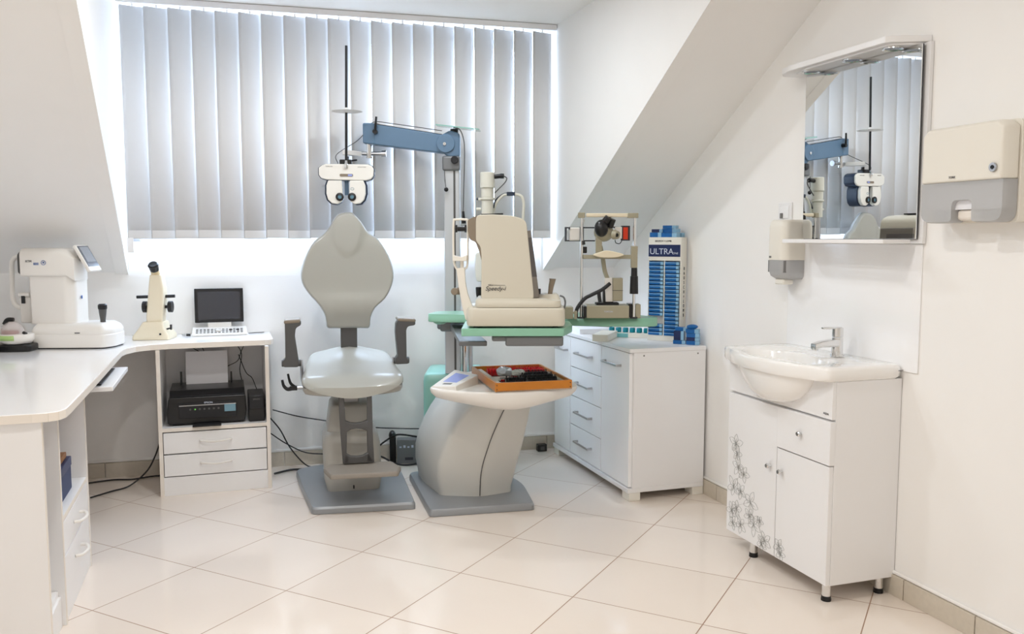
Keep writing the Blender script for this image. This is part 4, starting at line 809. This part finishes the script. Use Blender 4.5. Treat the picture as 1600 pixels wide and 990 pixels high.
b = B(); b.tube([(.002, .04, 1.06), (-.012, .04, 1.10), (-.022, .04, 1.16), (-.035, .04, 1.22)], .011, 10); b.out('swing_arm', 'creamd', sl)
b = B(); b.tube([(.01, .0, 1.04), (-.03, -.01, 1.01), (-.08, -.01, .985), (-.115, -.01, .965), (-.15, -.02, .92), (-.155, -.02, .876)], .009, 10); b.tube([(-.045, -.01, 1.0), (-.042, -.01, .97), (-.038, -.01, .95)], .009); b.out('cable_sleeve', 'rubber', sl)
b = B(); b.ball((-.02, .03, 1.285), (.048, .045, .045)); b.box(-.06, -.03, .01, .05, 1.18, 1.27); b.out('lamp_housing', 'creamd', sl, ang=60)
b = B(); b.cyl((.025, -.02, 1.275), (.04, -.035, 1.272), .024, .019); b.out('illuminator', 'creamd', sl); b = B(); b.cyl((.032, -.034, 1.273), (.036, -.042, 1.272), .009); b.out('aperture', 'black', sl)
b = B(); b.ball((-.035, -.005, 1.305), (.034, .034, .042)); b.cyl((-.02, .0, 1.33), (.0, -.012, 1.358), .02, .018); b.cyl((.008, 0, 1.31), (.02, -.01, 1.348), .014); b.out('eyepiece', 'black', sl, ang=60)
b = B(); b.box(-.185, -.12, .05, .1, 1.245, 1.31); b.out('scope_body', 'offw', sl, bevel=.006); b = B(); b.box(-.205, -.198, .045, .105, 1.242, 1.312); b.box(-.135, -.115, .045, .105, 1.242, 1.312); b.box(-.186, -.182, .045, .105, 1.300, 1.312); b.box(-.205, .0, .09, .098, 1.306, 1.312); b.box(-.205, .0, .09, .098, 1.242, 1.248); b.out('scope_frame', 'ink', sl)
b = B(); b.box(.035, .068, .02, .05, 1.255, 1.312); b.out('mirror_block', 'offw', sl, bevel=.003); b = B(); b.box(.066, .108, .03, .06, 1.246, 1.318); b.box(.03, .07, .05, .06, 1.306, 1.314); b.out('fixation_lamp', 'ink', sl, bevel=.002); b = B(); b.box(.074, .097, .026, .031, 1.252, 1.310); b.out('lamp_window', 'orange', sl, bevel=.001)
b = B(); b.tube([(.035, .03, 1.25), (.04, .03, 1.235), (.058, .03, 1.232), (.068, .03, 1.245)], .002); b.out('wire', 'black', sl); b = B(); b.tube([(-.13, .06, 1.30), (-.115, .05, 1.34), (-.12, .05, 1.35)], .004); b.out('lever', 'offw', sl)
b = B(); b.box(-.122, -.103, .0, .03, 1.186, 1.217); b.out('fixation_knob', 'black', sl, bevel=.003)
b = B(); b.cyl((-.128, -.02, 1.235), (-.115, -.02, 1.237), .01); b.out('knob', 'black', sl)
pb = thing('power_box', 'small olive grey box on the green table left of the slit lamp', 'box', (sx2 - .215 * .951, sy2 + .215 * .309 - .0, .8705), -18); near(pb)
b = B(); b.box(-.05, .045, -.035, .05, .8708, .928); b.out('body', 'creamd', pb, bevel=.003); b = B(); b.cyl((.056, -.035, .8708), (.056, -.035, .91), .007); b.box(.045, .064, -.036, -.030, .895, .905); b.out('connector', 'creamd', pb)
# ------------------------------------------------------------------ sideboard along the right wall
sb = thing('sideboard', 'white sideboard with glossy doors, four drawers and bar handles', 'cabinet', (1.80, 3.68, 0))
Wd, Ln = .403, 1.0
b = B(); b.box(.018, Wd, 0, Ln, .062, .718); b.out('carcass', 'lam', sb, bevel=.0008)
b = B(); b.box(-.006, Wd, -.004, Ln + .002, .718, .737); b.out('worktop', 'lam', sb, bevel=.002)
b = B(); b.box(-.008, Wd, -.002, Ln, .040, .0618); b.out('bottom_board', 'lam', sb, bevel=.002)
for y in (.0, Ln - .075):
    for x in (0., Wd - .06): b = B(); b.box(x, x + .06, y, y + .075, .0005, .0398); b.out('foot', 'card', sb, bevel=.001)
def bar_handle(par, y0, y1, z):
    b = B(); b.box(-.030, -.022, y0, y1, z - .005, z + .005); b.box(-.024, .001, y0, y0 + .009, z - .006, z + .006); b.box(-.024, .001, y1 - .009, y1, z - .006, z + .006); return b.out('handle', 'satin', par, bevel=.001)
d = B().box(0, .0175, .012, .333, .066, .714).out('door', 'gloss', sb, bevel=.0015); bar_handle(d, .10, .285, .645)
zs = [(.553, .714), (.392, .549), (.231, .388), (.066, .227)]
for z0, z1 in zs:
    d = B().box(0, .0175, .339, .752, z0, z1).out('drawer', 'gloss', sb, bevel=.0015); bar_handle(d, .448, .645, (z0 + z1) / 2 + .004)
d = B().box(0, .0175, .758, Ln - .004, .066, .714).out('door', 'gloss', sb, bevel=.0015); bar_handle(d, .79, .93, .635)
b = B()
for x in (.07, .36): b.cyl((x, .0005, .702), (x, -.0006, .702), .004, n=12)
b.out('screw_cap', 'inkg', sb)

# contact lens carton display
ds = thing('contact_lens_display', 'tall white carton display stand filled with two columns of blue boxes', 'display stand', (2.042, 3.985, .7374), -51.5)
dw, dd, z0_, z1_ = .176, .075, .7376, 1.262
b = B(); b.box(0, dw, .03, dd, z0_, z1_); b.box(0, .004, 0, .03, z0_, z1_); b.box(dw - .004, dw, 0, .03, z0_, z1_); b.box(.004, dw - .004, 0, .03, z0_, z0_ + .028); b.box(.004, dw - .004, 0, .03, 1.145, z1_); b.box(.0855, .0905, .0, .03, z0_ + .028, 1.145); b.out('carton', 'card', ds, bevel=.0006)
b = B(); b.box(.001, .172, -.0012, -.0002, 1.165, 1.225); hp = b.out('header_panel', 'navyc', ds); write('ULTRA', .042, (.072, -.0022, 1.190), (R(90), 0, 0), 'inkw', hp); write('ONE', .014, (.147, -.0022, 1.182), (R(90), 0, 0), 'inkw', hp)
write('BAUSCH + LOMB', .0115, (.080, -.0012, 1.243), (R(90), 0, 0), 'ink', ds)
txt = 'BAUSCH+LOMB'
for k, c_ in enumerate(txt):
    write(c_, .023, (dw + .0008, .042, 1.105 - k * .0235), (R(90), 0, R(90)), 'ink', ds)
ca2, sa2 = math.cos(R(-51.5)), math.sin(R(-51.5))
def dpos(x, y): return (2.042 + x * ca2 - y * sa2, 3.985 + x * sa2 + y * ca2)
def carton(label, group, w=.076, h=.0165, d=.028):
    t = thing('contact_lens_box', label, 'box', (0, 0, 0), 0, group)
    B().box(0, w * .80, 0, d, 0, h).out('body', 'bluep', t, bevel=.0008); B().box(w * .80, w, 0.0005, d, .0005, h - .0005).out('end_label', 'bluel', t, bevel=.0006); B().box(.0, w * .80, -.0004, .0, h * .62, h * .8).out('stripe', 'bluel', t); return t
pA = carton('small blue contact lens box in the left column of the display stand', 'contact lens boxes, left column'); pB = carton('small blue contact lens box in the right column of the display stand', 'contact lens boxes, right column', w=.074)
index_kids(); fa = fb_ = True
for col, x0 in ((0, .006), (1, .093)):
    for k in range(19):
        z = z0_ + .0288 + k * .0198
        if z + .017 > 1.144: break
        if col == 0 and k in (3, 4): continue
        src = (pA, pB)[col]
        if (col == 0 and fa) or (col == 1 and fb_): t = src
        else: t = copy_tree(src)
        if col == 0: fa = False
        else: fb_ = False
        px_, py_ = dpos(x0 + random.uniform(-.002, .002), .001 + random.uniform(-.004, .0)); t.location = (px_, py_, z); t.rotation_euler = (0, 0, R(-51.5))
def loose(label, x, y, z, rz, w=.085, d=.035, h=.02, tilt=(0, 0), group=None, m='bluep'):
    t = thing('contact_lens_box', label, 'box', (0, 0, 0), 0, group); t.location = (x, y, z); t.rotation_euler = (R(tilt[0]), R(tilt[1]), R(rz))
    B().box(-w / 2, w * .2, -d / 2, d / 2, 0, h).out('body', m, t, bevel=.001); B().box(w * .2, w / 2, -d / 2 + .0005, d / 2 - .0005, .0004, h - .0004).out('end_label', 'bluel', t, bevel=.0008); return t
def top(x, y): return dpos(x, y)
T = z1_ + .0005
loose('blue lens box lying flat at the left on top of the display stand', *top(.032, .045), T, -51, w=.062, d=.07, h=.024)
loose('dark lens box topmost at the left on the display stand', *top(.030, .05), T + .0245, -40, w=.056, d=.06, h=.016, m='navyc')
loose('blue lens box at the front right on top of the display stand', *top(.105, .03), T, -56, w=.09, d=.04, h=.022)
loose('blue lens box at the back right on top of the display stand', *top(.115, .078), T, -48, w=.08, d=.035, h=.022)
loose('blue lens box leaning across the pair on the right of the display stand top', *top(.10, .05), T + .0225, -60, w=.085, d=.04, h=.02)
loose('small blue lens box topmost on the display stand', *top(.095, .055), T + .043, -50, w=.07, d=.04, h=.016)
# stack of blue cartons to the right of the display
px0, py0 = 2.150, 3.765
for k, (lab, dx, dy, z, w, d, h, rz, m) in enumerate([
    ('blue lens box at the bottom right of the stack beside the display stand', .015, -.030, .7376, .062, .032, .019, -45, 'bluep'),
    ('blue lens box at the bottom left of the stack beside the display stand', -.030, .022, .7376, .062, .032, .019, -42, 'bluep'),
    ('dark lens box second from the bottom on the right of the low stack', .015, -.029, .7571, .062, .032, .017, -47, 'navyc'),
    ('dark lens box standing at the left of the low stack', -.033, .022, .7571, .050, .032, .045, -45, 'navyc'),
    ('blue lens box third from the bottom on the right of the low stack', .014, -.030, .7746, .062, .032, .02, -42, 'bluep'),
    ('pale-ended blue lens box fourth from the bottom on the right of the low stack', .013, -.027, .7951, .062, .032, .02, -47, 'bluep'),
    ('blue lens box topmost on the left of the low stack', -.022, .018, .8026, .060, .032, .018, -50, 'bluep')]):
    loose(lab, px0 + dx, py0 + dy, z, rz, w, d, h, m=m)
o = B(); o.ball((0, 0, .010), (.030, .020, .012)); o = o.out('foil_pouch', 'bluep', ang=20); o.location = (px0 + .010, py0 - .026, .8156); tag(o, 'rumpled blue pouch lying on top of the low box stack in the corner', 'pouch')
# teal carton with vials and papers under the green table
tc_ = thing('vial_carton', 'teal and white carton of teal vials lying under the green table end', 'carton', (2.015, 4.135, .7372), -38)
b = B(); b.box(-.12, .11, -.04, .04, .7374, .762); b.out('carton', 'card', tc_, bevel=.001); b = B(); b.box(-.12, .0, -.0415, -.040, .739, .760); b.out('print', 'teall', tc_)
for k in range(6): b = B(); b.lathe([(.012, 0), (.015, .004), (.015, .020), (.012, .026)], (-.095 + k * .037, -.008, .762)); b.out('vial', 'teal', tc_)
ob = thing('leaflet_box', 'flat white box lying on the sideboard under the green table', 'box', (1.865, 4.07, .7372), -38)
b = B(); b.box(-.06, .02, -.11, .11, .7374, .772); b.out('body', 'card', ob, bevel=.001)
ob = thing('leaflet_box', 'low white box at the left rear of the sideboard top', 'box', (1.90, 4.42, .7372), -10)
b = B(); b.box(-.07, .10, -.10, .12, .7374, .765); b.out('body', 'paper', ob, bevel=.001)

# ------------------------------------------------------------------ vanity unit with wash basin
VX0, VX1, VY0, VY1 = 1.93, RW - .0025, 2.405, 3.035
vn = thing('vanity_unit', 'white wash basin vanity unit on chrome legs with flower decorated door', 'vanity', (VX0, VY0, 0))
dx_, dy_ = VX1 - VX0, VY1 - VY0
b = B(); b.box(.016, dx_, 0, dy_, .063, .774); b.out('cabinet', 'lam', vn, bevel=.001)
b = B(); b.box(.0, .0155, 0, dy_, .645, .774); b.out('apron', 'lam', vn, bevel=.001)
dl = B().box(-.002, .0155, .300, dy_ - .002, .064, .636).out('door', 'lam', vn, bevel=.0015)
dr = B().box(-.002, .0155, .002, .296, .064, .482).out('door', 'lam', vn, bevel=.0015)
dw_ = B().box(-.006, .0155, -.002, .296, .487, .638).out('drawer', 'lam', vn, bevel=.0015)
def vknob(par, y, z): b = B(); b.lathe([(.005, 0), (.004, .008), (.009, .012), (.010, .017), (.007, .021)], (-.002, y, z), (-1, 0, 0)); return b.out('knob', 'chrome', par)
vknob(dl, .335, .405); vknob(dr, .262, .40); vknob(dw_, .155, .566)
for x, y in ((.025, .03), (.025, dy_ - .16), (dx_ - .04, .03), (dx_ - .04, dy_ - .1)):
    b = B(); b.cyl((x, y, .016), (x, y, .063), .0155); l_ = b.out('leg', 'chrome', vn); b = B(); b.cyl((x, y, .0005), (x, y, .008), .0175); b.cyl((x, y, .008), (x, y, .018), .0165); b.out('foot', 'black', l_)
# line-drawn flowers on the doors
def flower(b, y, z, r, seed, xx=-.0026):
    rnd = random.Random(seed); a0 = rnd.random() * 6.28
    for k in range(5):
        a = a0 + k * 1.2566 + rnd.uniform(-.15, .15); L_ = r * rnd.uniform(.95, 1.3); w = r * .32; pts = []
        for t in (0, .2, .45, .7, .9, 1.0): pts.append((t, w * math.sin(math.pi * t) ** .8 if t not in (0, 1) else 0))
        full = pts + [(t, -q) for t, q in pts[::-1][1:]]
        P3 = [(xx, y + (t * L_) * math.cos(a) - q * math.sin(a), z + (t * L_) * math.sin(a) + q * math.cos(a)) for t, q in full]
        b.tube(P3, .00055, 4, 2)
        b.tube([(xx, y, z), (xx, y + L_ * .55 * math.cos(a + .1), z + L_ * .55 * math.sin(a + .1))], .00055, 4, 2)
def fl_part(par, spots, seed):
    b = B()
    for i, (y, z, r) in enumerate(spots): flower(b, y, z, r, seed + i)
    for i in range(len(spots) - 1):
        (y0, z0, _), (y1, z1, _) = spots[i], spots[i + 1]; b.tube([(-.0026, y0, z0), (-.0026, (y0 + y1) / 2 + .015, (z0 + z1) / 2), (-.0026, y1, z1)], .0004, 4, 4)
    b.out('flower_drawing', 'line', par)
Yf = lambda y: y - VY0
fl_part(dl, [(Yf(2.975), .435, .040), (Yf(2.965), .395, .03), (Yf(2.955), .345, .036), (Yf(2.915), .325, .034), (Yf(2.985), .255, .038), (Yf(2.935), .25, .034), (Yf(2.865), .225, .042), (Yf(2.995), .155, .034), (Yf(2.96), .17, .036), (Yf(2.985), .105, .028), (Yf(2.93), .115, .034), (Yf(2.84), .145, .040), (Yf(2.87), .17, .03), (Yf(2.80), .17, .022), (Yf(2.765), .105, .034), (Yf(2.785), .085, .03)], 11)
fl_part(dr, [(Yf(2.675), .115, .030), (Yf(2.665), .088, .026)], 60)
# basin
cyb, cxb = 2.72 - VY0, .02
def outline(a):
    """radius of the basin rim outline seen from its centre"""
    hy0, hy1, hx1, hx0 = -.012, dy_ + .018, dx_, -.037
    d = Vector((math.cos(a), math.sin(a))); best = 9
    for (n_, c_) in (((1, 0), hx1), ((-1, 0), -hx0), ((0, 1), hy1), ((0, -1), -hy0)):
        den = d.x * n_[0] + d.y * n_[1]
        if den > 1e-6: best = min(best, (c_ - (cxb * n_[0] + cyb * n_[1])) / den)
    # bulging front: ellipse
    ex, ey = .118, .30; re = 1 / math.sqrt((d.x / ex) ** 2 + (d.y / ey) ** 2)
    return max(best, re) if d.x < .0 else best
NA = 120; A_ = [2 * math.pi * i / NA for i in range(NA)]
ro = [outline(a) for a in A_]
ro = [sum(ro[(i + k) % NA] for k in (-1, 0, 1)) / 3 for i in range(NA)]
def br(k, z, add=0): return [(min(cxb + (ro[i] * k + add) * math.cos(a), dx_), cyb + (ro[i] * k + add) * math.sin(a), z) for i, a in enumerate(A_)]
def el(rx, ry, z, ox=0): return [(cxb + ox + rx * math.cos(a), cyb + ry * math.sin(a), z) for a in A_]
b = B(); b.loft([el(.09, .14, .775, .05), br(.97, .7752), br(.995, .783), br(1, .80), br(1, .813), br(.985, .822), br(.95, .825), el(.100, .228, .823, .008), el(.094, .215, .815, .01), el(.084, .19, .775, .012), el(.065, .14, .735, .012), el(.035, .07, .72, .012), el(.01, .015, .718, .012)])
bs = b.out('basin', 'porc', vn, ang=60)
b = B(); b.loft([[(cxb - .025 + .082 * k ** .7 * math.cos(a), cyb + .225 * k * math.sin(a), z) for a in A_] for k, z in ((1.02, .80), (1.0, .778), (.93, .75), (.82, .72), (.66, .69), (.45, .668), (.2, .658), (.02, .656))]); b.out('bowl_underside', 'porc', vn, ang=60)
b = B(); b.cyl((cxb + .012, cyb, .7185), (cxb + .012, cyb, .7215), .02); b.out('drain', 'chrome', bs)
write('IDEVIT', .007, (dx_ - .03, -.0258, .806), (R(90), 0, 0), 'inkg', bs); write('AQUA', .010, (-.001, .03, .662), (R(90), 0, R(-90)), 'inkg', vn)
# faucet
fc = thing('faucet', 'chrome single-lever mixer faucet on the white basin', 'faucet', (2.125, 2.632, .8252), 90)
# local: -y... spout points to world -x, i.e. local +y
b = B(); b.cyl((0, 0, .8253), (0, 0, .835), .025); b.cyl((0, 0, .83), (0, 0, .895), .0205, .0195); b.out('body', 'chrome', fc, ang=50)
b = B(); b.loft([[(x, .0, z) for x, z in rpoly([(-.019, .862), (.019, .862), (.019, .892), (-.019, .892)], .007)], [(x * .8, .075, z) for x, z in rpoly([(-.019, .862), (.019, .862), (.019, .884), (-.019, .884)], .006)], [(x * .75, .105, z) for x, z in rpoly([(-.019, .855), (.019, .855), (.019, .876), (-.019, .876)], .006)]]); b.cyl((0, .095, .862), (0, .097, .851), .0105); b.out('spout', 'chrome', fc, ang=50)
b = B(); b.cyl((0, 0, .897), (0, 0, .932), .020, .0195); b.prism([(-.012, -.01), (.012, -.01), (.010, .06), (.007, .068), (-.007, .068), (-.010, .06)], 'z', .928, .935); b.out('lever', 'chrome', fc, bevel=.002, ang=50)

# ------------------------------------------------------------------ mirror cabinet board, shelf, canopy
mr = thing('wall_mirror', 'rectangular wall mirror with lamp canopy on top and shelf below', 'mirror', (2.20, 2.63, 1.25))
X_ = lambda x: x - 2.20; Y_ = lambda y: y - 2.63
b = B(); b.box(X_(2.2035), X_(2.2185), Y_(2.325), Y_(2.945), 1.24, 1.90); b.out('back_board', 'lam', mr, bevel=.001)
b = B(); b.box(X_(2.188), X_(2.193), Y_(2.343), Y_(2.942), 1.256, 1.893, rot=(0, R(-.5), 0)); b.out('mirror_glass', 'mirror', mr, smooth=False)
b = B(); b.box(X_(2.1935), X_(2.1955), Y_(2.3415), Y_(2.9435), 1.2545, 1.8945, rot=(0, R(-.5), 0)); b.out('mirror_edge', 'ink', mr, smooth=False)
cp_ = [(X_(2.2185), Y_(2.335)), (X_(2.10), Y_(2.385)), (X_(2.085), Y_(2.40)), (X_(2.085), Y_(2.92)), (X_(2.10), Y_(2.98)), (X_(2.14), Y_(3.03)), (X_(2.2185), Y_(3.03))]
b = B(); b.prism(cp_, 'z', 1.901, 1.922); cpo = b.out('canopy', 'lam', mr, bevel=.002)
b = B(); b.prism([(X_(2.2185), Y_(2.345)), (X_(2.12), Y_(2.39)), (X_(2.105), Y_(2.41)), (X_(2.105), Y_(2.84)), (X_(2.14), Y_(2.94)), (X_(2.2185), Y_(2.945))], 'z', 1.894, 1.9008); b.out('canopy_lining', 'lam', cpo, bevel=.001)
for y in (2.43, 2.63, 2.86):
    b = B(); b.lathe([(.026, 0), (.034, 0), (.034, -.005), (.026, -.003), (.026, 0)], (X_(2.145), Y_(y), 1.8938)); r_ = b.out('spotlight', 'chrome', cpo); b = B(); b.cyl((X_(2.145), Y_(y), 1.8936), (X_(2.145), Y_(y), 1.891), .026); b.out('lens', 'lcd', r_)
sh_ = [(X_(2.187), Y_(2.36)), (X_(2.075), Y_(2.36)), (X_(2.065), Y_(2.38)), (X_(2.065), Y_(2.90)), (X_(2.11), Y_(2.938)), (X_(2.187), Y_(2.938))]
b = B(); b.prism(sh_, 'z', 1.240, 1.2545); b.out('shelf', 'lam', mr, bevel=.002)
# soap dispenser
sp_ = thing('soap_dispenser', 'cream wall soap dispenser with grey translucent window, left of the mirror', 'soap dispenser', (RW, 3.02, 1.09))
pr_ = rpoly([(0, -.065), (-.085, -.06), (-.105, -.04), (-.105, .04), (-.085, .06), (0, .065)], .012)
b = B(); b.loft([[(x, y, 1.17) for x, y in pr_], [(x, y, 1.30) for x, y in pr_], [(x * .97, y * .97, 1.322) for x, y in pr_], [(x * .88, y * .88, 1.332) for x, y in pr_]]); b.out('cover', 'cream2', sp_, ang=60)
b = B(); b.loft([[(x * .7, y * .8, 1.092) for x, y in pr_], [(x * .9, y * .96, 1.105) for x, y in pr_], [(x * .985, y * .985, 1.125) for x, y in pr_], [(x * .985, y * .985, 1.1695) for x, y in pr_]]); b.out('window', 'frost', sp_, ang=60)
b = B(); b.box(-.095, -.0, -.055, .055, 1.12, 1.168); b.out('tank', 'inkg', sp_); b = B(); b.box(-.08, -.03, -.03, .03, 1.07, 1.093); b.out('push_bar', 'cream2', sp_, bevel=.006)
b = B(); b.box(-.106, -.1045, .02, .034, 1.178, 1.186); b.out('emblem', 'inkg', sp_)
# towel dispenser
td_ = thing('towel_dispenser', 'cream wall paper towel dispenser with translucent notched lower cover', 'towel dispenser', (RW, 2.085, 1.30))
def tprof(y0, y1, z0, z1, x, r): return [(x, y, z) for y, z in rpoly([(y0, z0), (y1, z0), (y1, z1), (y0, z1)], r, 5)]
b = B(); b.loft([tprof(-.165, .16, 1.305, 1.600, -.0005, .02), tprof(-.165, .16, 1.305, 1.600, -.06, .02)]); b.out('back_shell', 'cream2', td_, ang=50)
up_ = [(-.158, 1.4285), (-.158, 1.58), (-.135, 1.598), (.135, 1.598), (.155, 1.58), (.155, 1.4285)]
b = B(); b.loft([[(-.06, y, z) for y, z in up_], [(-.100, y, z) for y, z in up_], [(-.118, y * .95, 1.4285 + (z - 1.4285) * .96) for y, z in up_]]); b.out('cover', 'cream2', td_, bevel=.006, seg=3, ang=50)
lo_ = rpoly([(-.158, 1.428), (-.158, 1.305), (-.048, 1.305), (-.048, 1.372), (.03, 1.372), (.03, 1.305), (.155, 1.305), (.155, 1.428)], [0, .035, .012, .02, .02, .012, .035, 0], 5)
b = B(); b.loft([[(-.062, y, z) for y, z in lo_], [(-.098, y, z) for y, z in lo_], [(-.112, y * .97, 1.428 + (z - 1.428) * .97) for y, z in lo_]]); b.out('window', 'frost', td_, ang=50)
b = B(); b.box(-.095, -.061, -.14, .14, 1.345, 1.42); b.out('towel_stack', 'paper', td_); b = B(); b.box(-.09, -.02, -.045, .03, 1.312, 1.345); b.out('towel_tip', 'edge', td_, bevel=.01)
b = B(); b.cyl((-.117, -.125, 1.462), (-.124, -.125, 1.462), .013); lk = b.out('lock', 'satin', td_); b = B(); b.cyl((-.124, -.125, 1.462), (-.1255, -.125, 1.462), .006); b.out('keyhole', 'black', lk)
write('TORK', .010, (-.1192, .025, 1.442), (R(90), 0, R(-90)), 'inkg', td_)
# wall switch
sw = thing('wall_switch', 'small white wall switch above the soap dispenser', 'switch', (RW, 3.095, 1.33))
b = B(); b.box(-.008, -.0005, -.045, .045, 1.325, 1.405); b.out('plate', 'lam', sw, bevel=.002); b = B(); b.box(-.012, -.008, -.03, .03, 1.34, 1.392); b.out('rocker', 'gloss', sw, bevel=.002); b = B(); b.box(-.016, -.012, .005, .022, 1.34, 1.362); b.out('key_tab', 'inkg', sw, bevel=.001)

# ------------------------------------------------------------------ floor clutter
os_ = thing('floor_socket', 'small black socket box standing at the wall beside the sideboard', 'socket', (1.745, 4.745, 0), -3)
b = B(); b.box(-.028, .028, -.02, .02, .0005, .042); b.out('body', 'black', os_, bevel=.003); b = B(); b.box(-.012, .012, -.022, -.02, .01, .03); b.out('outlet', 'dgrey', os_)
tf_ = thing('power_adapter', 'grey metal power adapter box standing on the floor between the two bases', 'power supply', (.925, 4.745, 0), -12)
b = B(); b.box(-.045, .08, -.035, .035, .0005, .135); b.out('body', 'brkt', tf_, bevel=.004); b = B(); b.box(-.085, -.05, -.03, .03, .0005, .15); b.out('side_panel', 'black', tf_, bevel=.006)
b = B(); [b.box(-.03 + k * .022, -.018 + k * .022, -.037, -.034, .09, .098 + .006 * (k % 2)) for k in range(5)]; b.out('terminal', 'inkw', tf_); b = B(); b.box(.0, .045, -.037, -.034, .02, .035); b.out('label_plate', 'ink', tf_)
b = B(); b.ball((-.07, 0, .155), (.02, .03, .028)); b.out('cable_clip', 'black', tf_)
cable('thin black cable running along the wall from the cabinet to the chair', [(.215, 4.84, .325), (.35, 4.84, .28), (.50, 4.84, .245), (.64, 4.82, .215), (.78, 4.80, .195), (.95, 4.79, .18), (1.06, 4.78, .175)], .0035)
cable('black cable sagging from the cabinet side to the floor behind the chair base', [(.20, 4.79, .29), (.25, 4.80, .22), (.30, 4.79, .12), (.37, 4.78, .03), (.42, 4.76, .008), (.5, 4.74, .006)], .004)
cable('second black cable drooping from the cabinet side toward the chair', [(.20, 4.82, .20), (.28, 4.81, .14), (.38, 4.80, .085), (.48, 4.79, .07), (.58, 4.78, .06)], .0035)
cable('thick black cable lying on the floor between cabinet and chair', [(.21, 4.70, .007), (.30, 4.75, .007), (.38, 4.74, .007), (.46, 4.77, .007), (.56, 4.76, .007), (.64, 4.78, .007)], .006)
cable('black cable arching over the grey power adapter box', [(.70, 4.73, .01), (.76, 4.73, .09), (.82, 4.735, .135), (.88, 4.72, .165), (.97, 4.72, .15), (1.03, 4.74, .13)], .005)
cable('dark cable lying on the floor in front of the grey power adapter', [(.70, 4.73, .05), (.78, 4.72, .05), (.84, 4.69, .02), (.90, 4.66, .007), (1.0, 4.66, .007)], .006)
cable('black cable lying along the skirting under the desk', [(-.75, 4.80, .006), (-.60, 4.84, .006), (-.50, 4.82, .006), (-.40, 4.85, .006), (-.29, 4.84, .006)], .0045)
cable('thin dark cable sagging from the printer cabinet to the floor under the desk', [(-.345, 4.72, .24), (-.375, 4.72, .15), (-.42, 4.71, .07), (-.50, 4.68, .01), (-.58, 4.62, .005), (-.66, 4.54, .005)], .004)
